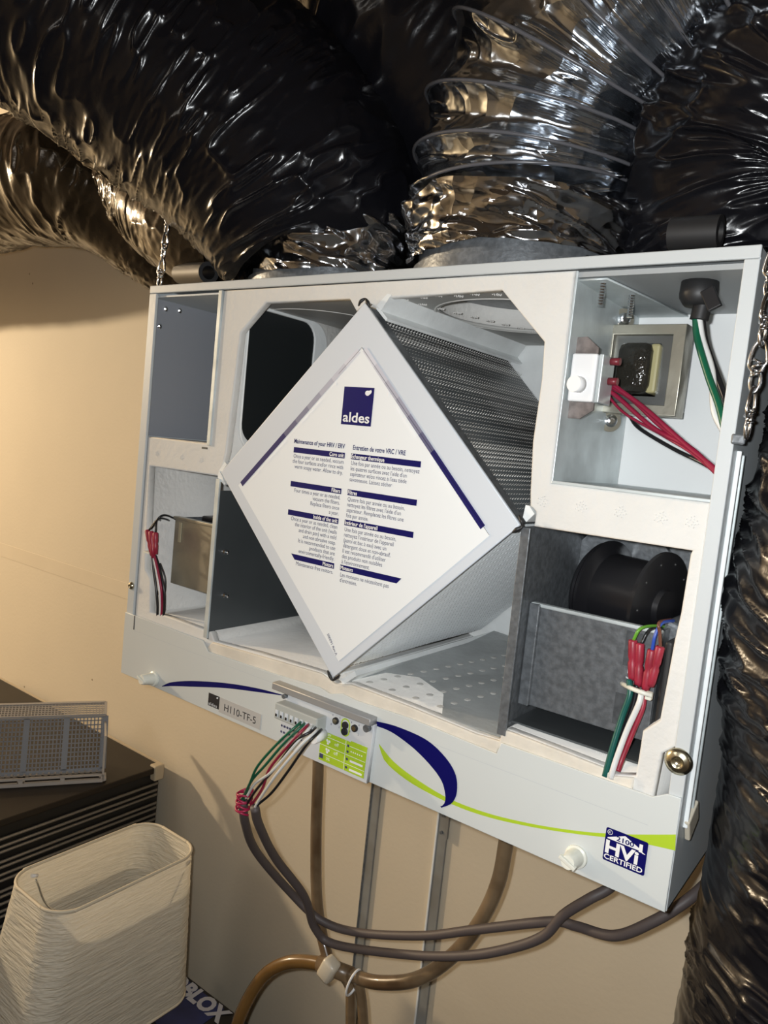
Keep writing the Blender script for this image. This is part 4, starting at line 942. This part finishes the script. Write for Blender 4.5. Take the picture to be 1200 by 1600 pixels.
bm = bmesh.new(); tilt = (eyd * .42 + Zv).normalized(); bars(bm, bp(0, .034, .006), exd, tilt, LEN, hb, 64, 12, .0017, .0017, .0018); bm2('mesh_panel', bm, M['basket'], K, kind='stuff')
bm = bmesh.new(); bars(bm, bp(0, .034, .006), exd, tilt, LEN, hb, 6, 1, .0085, .0045, .004); bm2('panel_frame', bm, M['basket'], K)
top0 = bp(0, .034, .006) + tilt * hb; t2_ = (eyd + Zv * .30).normalized()
bm = bmesh.new(); bars(bm, top0, exd, t2_, LEN, .034, 72, 7, .0012, .0012, .0016); bm2('mesh_panel', bm, M['basketl'], K, kind='stuff')
bm = bmesh.new(); bars(bm, top0, exd, t2_, LEN, .034, 1, 1, .004, .004, .004); bm2('panel_frame', bm, M['basketl'], K)
bm = bmesh.new(); bars(bm, bp(0, .0, .003), eyd, Zv, .060, hb * .85, 10, 9, .0012, .0012, .0016); bars(bm, bp(0, .0, .003), eyd, Zv, .060, hb * .85, 1, 1, .003, .003, .003); bm2('end_panel', bm, M['basketl'], K, kind='stuff')
# lampshade: rounded oblong, slightly flared, lying open side up
LS = thing('lampshade', (-.08, .057, -.474), 'off-white woven oblong lampshade with an open top beside the cabinet', 'lampshade')
def shade_ring(z, gx, gy, n=24):
    x0_, x1_, ya_, yb2 = -.1359 - gx, -.0250 + gx * .25, -.0443 - gy, .1572 + gy * .1; r_ = .0326
    pts = []
    for cx, cy, a0 in ((x1_ - r_, yb2 - r_, 0), (x0_ + r_, yb2 - r_, 90), (x0_ + r_, ya_ + r_, 180), (x1_ - r_, ya_ + r_, 270)):
        for k in range(n + 1): a = math.radians(a0 + 90 * k / n); pts.append((cx + r_ * math.cos(a), cy + r_ * math.sin(a), z))
    return pts
rows = []; zt_s, zb_s = -.2770, -.4738; nr = 150
for i in range(nr): f = i / (nr - 1); rows.append(shade_ring(zt_s + (zb_s - zt_s) * f, .026 * f, .026 * f))
V = np.array(rows); cen = V.mean(1, keepdims=True); dirv = (V - cen); dirv[..., 2] = 0; dirv /= np.linalg.norm(dirv, axis=2)[..., None]
uu = np.linspace(0, 1, V.shape[1], endpoint=False)[None].repeat(nr, 0); vv_ = np.linspace(0, 1, nr)[:, None].repeat(V.shape[1], 1)
V = V + dirv * (.0011 * ridge(vn(uu + 0, vv_ * 70, 40, 5)) ** 2)[..., None]
me = grid_mesh('shade_fabric', V); o = link('shade_fabric', me, M['linen'], LS)
rim = shade_ring(zt_s, 0, 0); rim.append(rim[0])
me = tube_mesh('rim_tape', rim, .0019, n=400, sides=8, caps=False); link('rim_tape', me, M['trimc'], LS)
rim = shade_ring(zb_s, .026, .026); rim.append(rim[0]); link('rim_tape', tube_mesh('rim_tape', rim, .0019, n=400, sides=8, caps=False), M['trimc'], LS)
me = tube_mesh('wire_frame', [(-0.0361, 0.1246, -0.2886), (-0.038, 0.0958, -0.3346), (-0.0802, 0.0526, -0.349), (-0.1215, 0.0094, -0.3346), (-0.1292, -0.0098, -0.2914)], .0012, n=50, sides=6); link('wire_frame', me, M['chrome'], LS)
box('fabric_seam', (-.1712, .070, -.50), (-.1702, .080, -.302), M['trimc'], LS) if False else None
cyl('frame_clip', (-0.0303, 0.1323, -0.2828), (-0.0303, 0.1419, -0.2876), .0027, M['white'], LS, n=12)
cyl('frame_clip', (-0.1321, -0.0136, -0.2866), (-0.1321, -0.0059, -0.2895), .0021, M['white'], LS, n=12)
# dark tote that the shade stands on, with a pale rim
TT = thing('storage_tote', (-.10, -.04, -1.35), 'dark storage tote under the lampshade', 'tote')
box('tote_body', (-.17, -.20, -1.35), (-.045, .120, -.480), M['tote'], TT, bev=.012)
tube('tote_rim', [(-.046, -.19, -.482), (-.043, -.1, -.4810), (-.043, .05, -.4810), (-.050, .112, -.482), (-.09, .121, -.482)], .003, M['slat'], TT)
# game box standing behind it
GB = thing('game_box', (.05, .14, -.66), 'dark blue game box with silver lettering at the bottom edge', 'box')
zg = -.520
g0 = Pz(272, 1508, zg); 
gx0, gx1, gy1 = g0.x - .0, g0.x + .20, g0.y
gy0 = .126; gx0 = -.150
box('box_body', (gx0, gy0, -1.35), (gx0 + .20, gy1, zg - .0006), M['cabd'], GB, bev=.002)
box('box_lid_print', (gx0 + .004, gy0 + .004, zg - .0006), (gx0 + .140, gy1 - .006, zg), M['boxblue'], GB)
pr = Print(); pr.add('ROBLOX', (-.126, .186, zg + .0006), (1, 0, 0), (0, 1, 0), .034, width=.132, bold=.05); pr.build('box_lettering', M['boxgrey'], GB)
pr = Print()
for (cx, cy) in ((.172, .025), (.180, .05), (.165, .075), (.185, .10)):
    pr.poly([(gx0 + cx + r_ * math.cos(a), gy1 - cy + r_ * math.sin(a), zg + .0004) for r_, a in [((.009 if i % 2 else .004), i * math.pi / 5) for i in range(10)]])
pr.build('star_print', M['white'], GB)
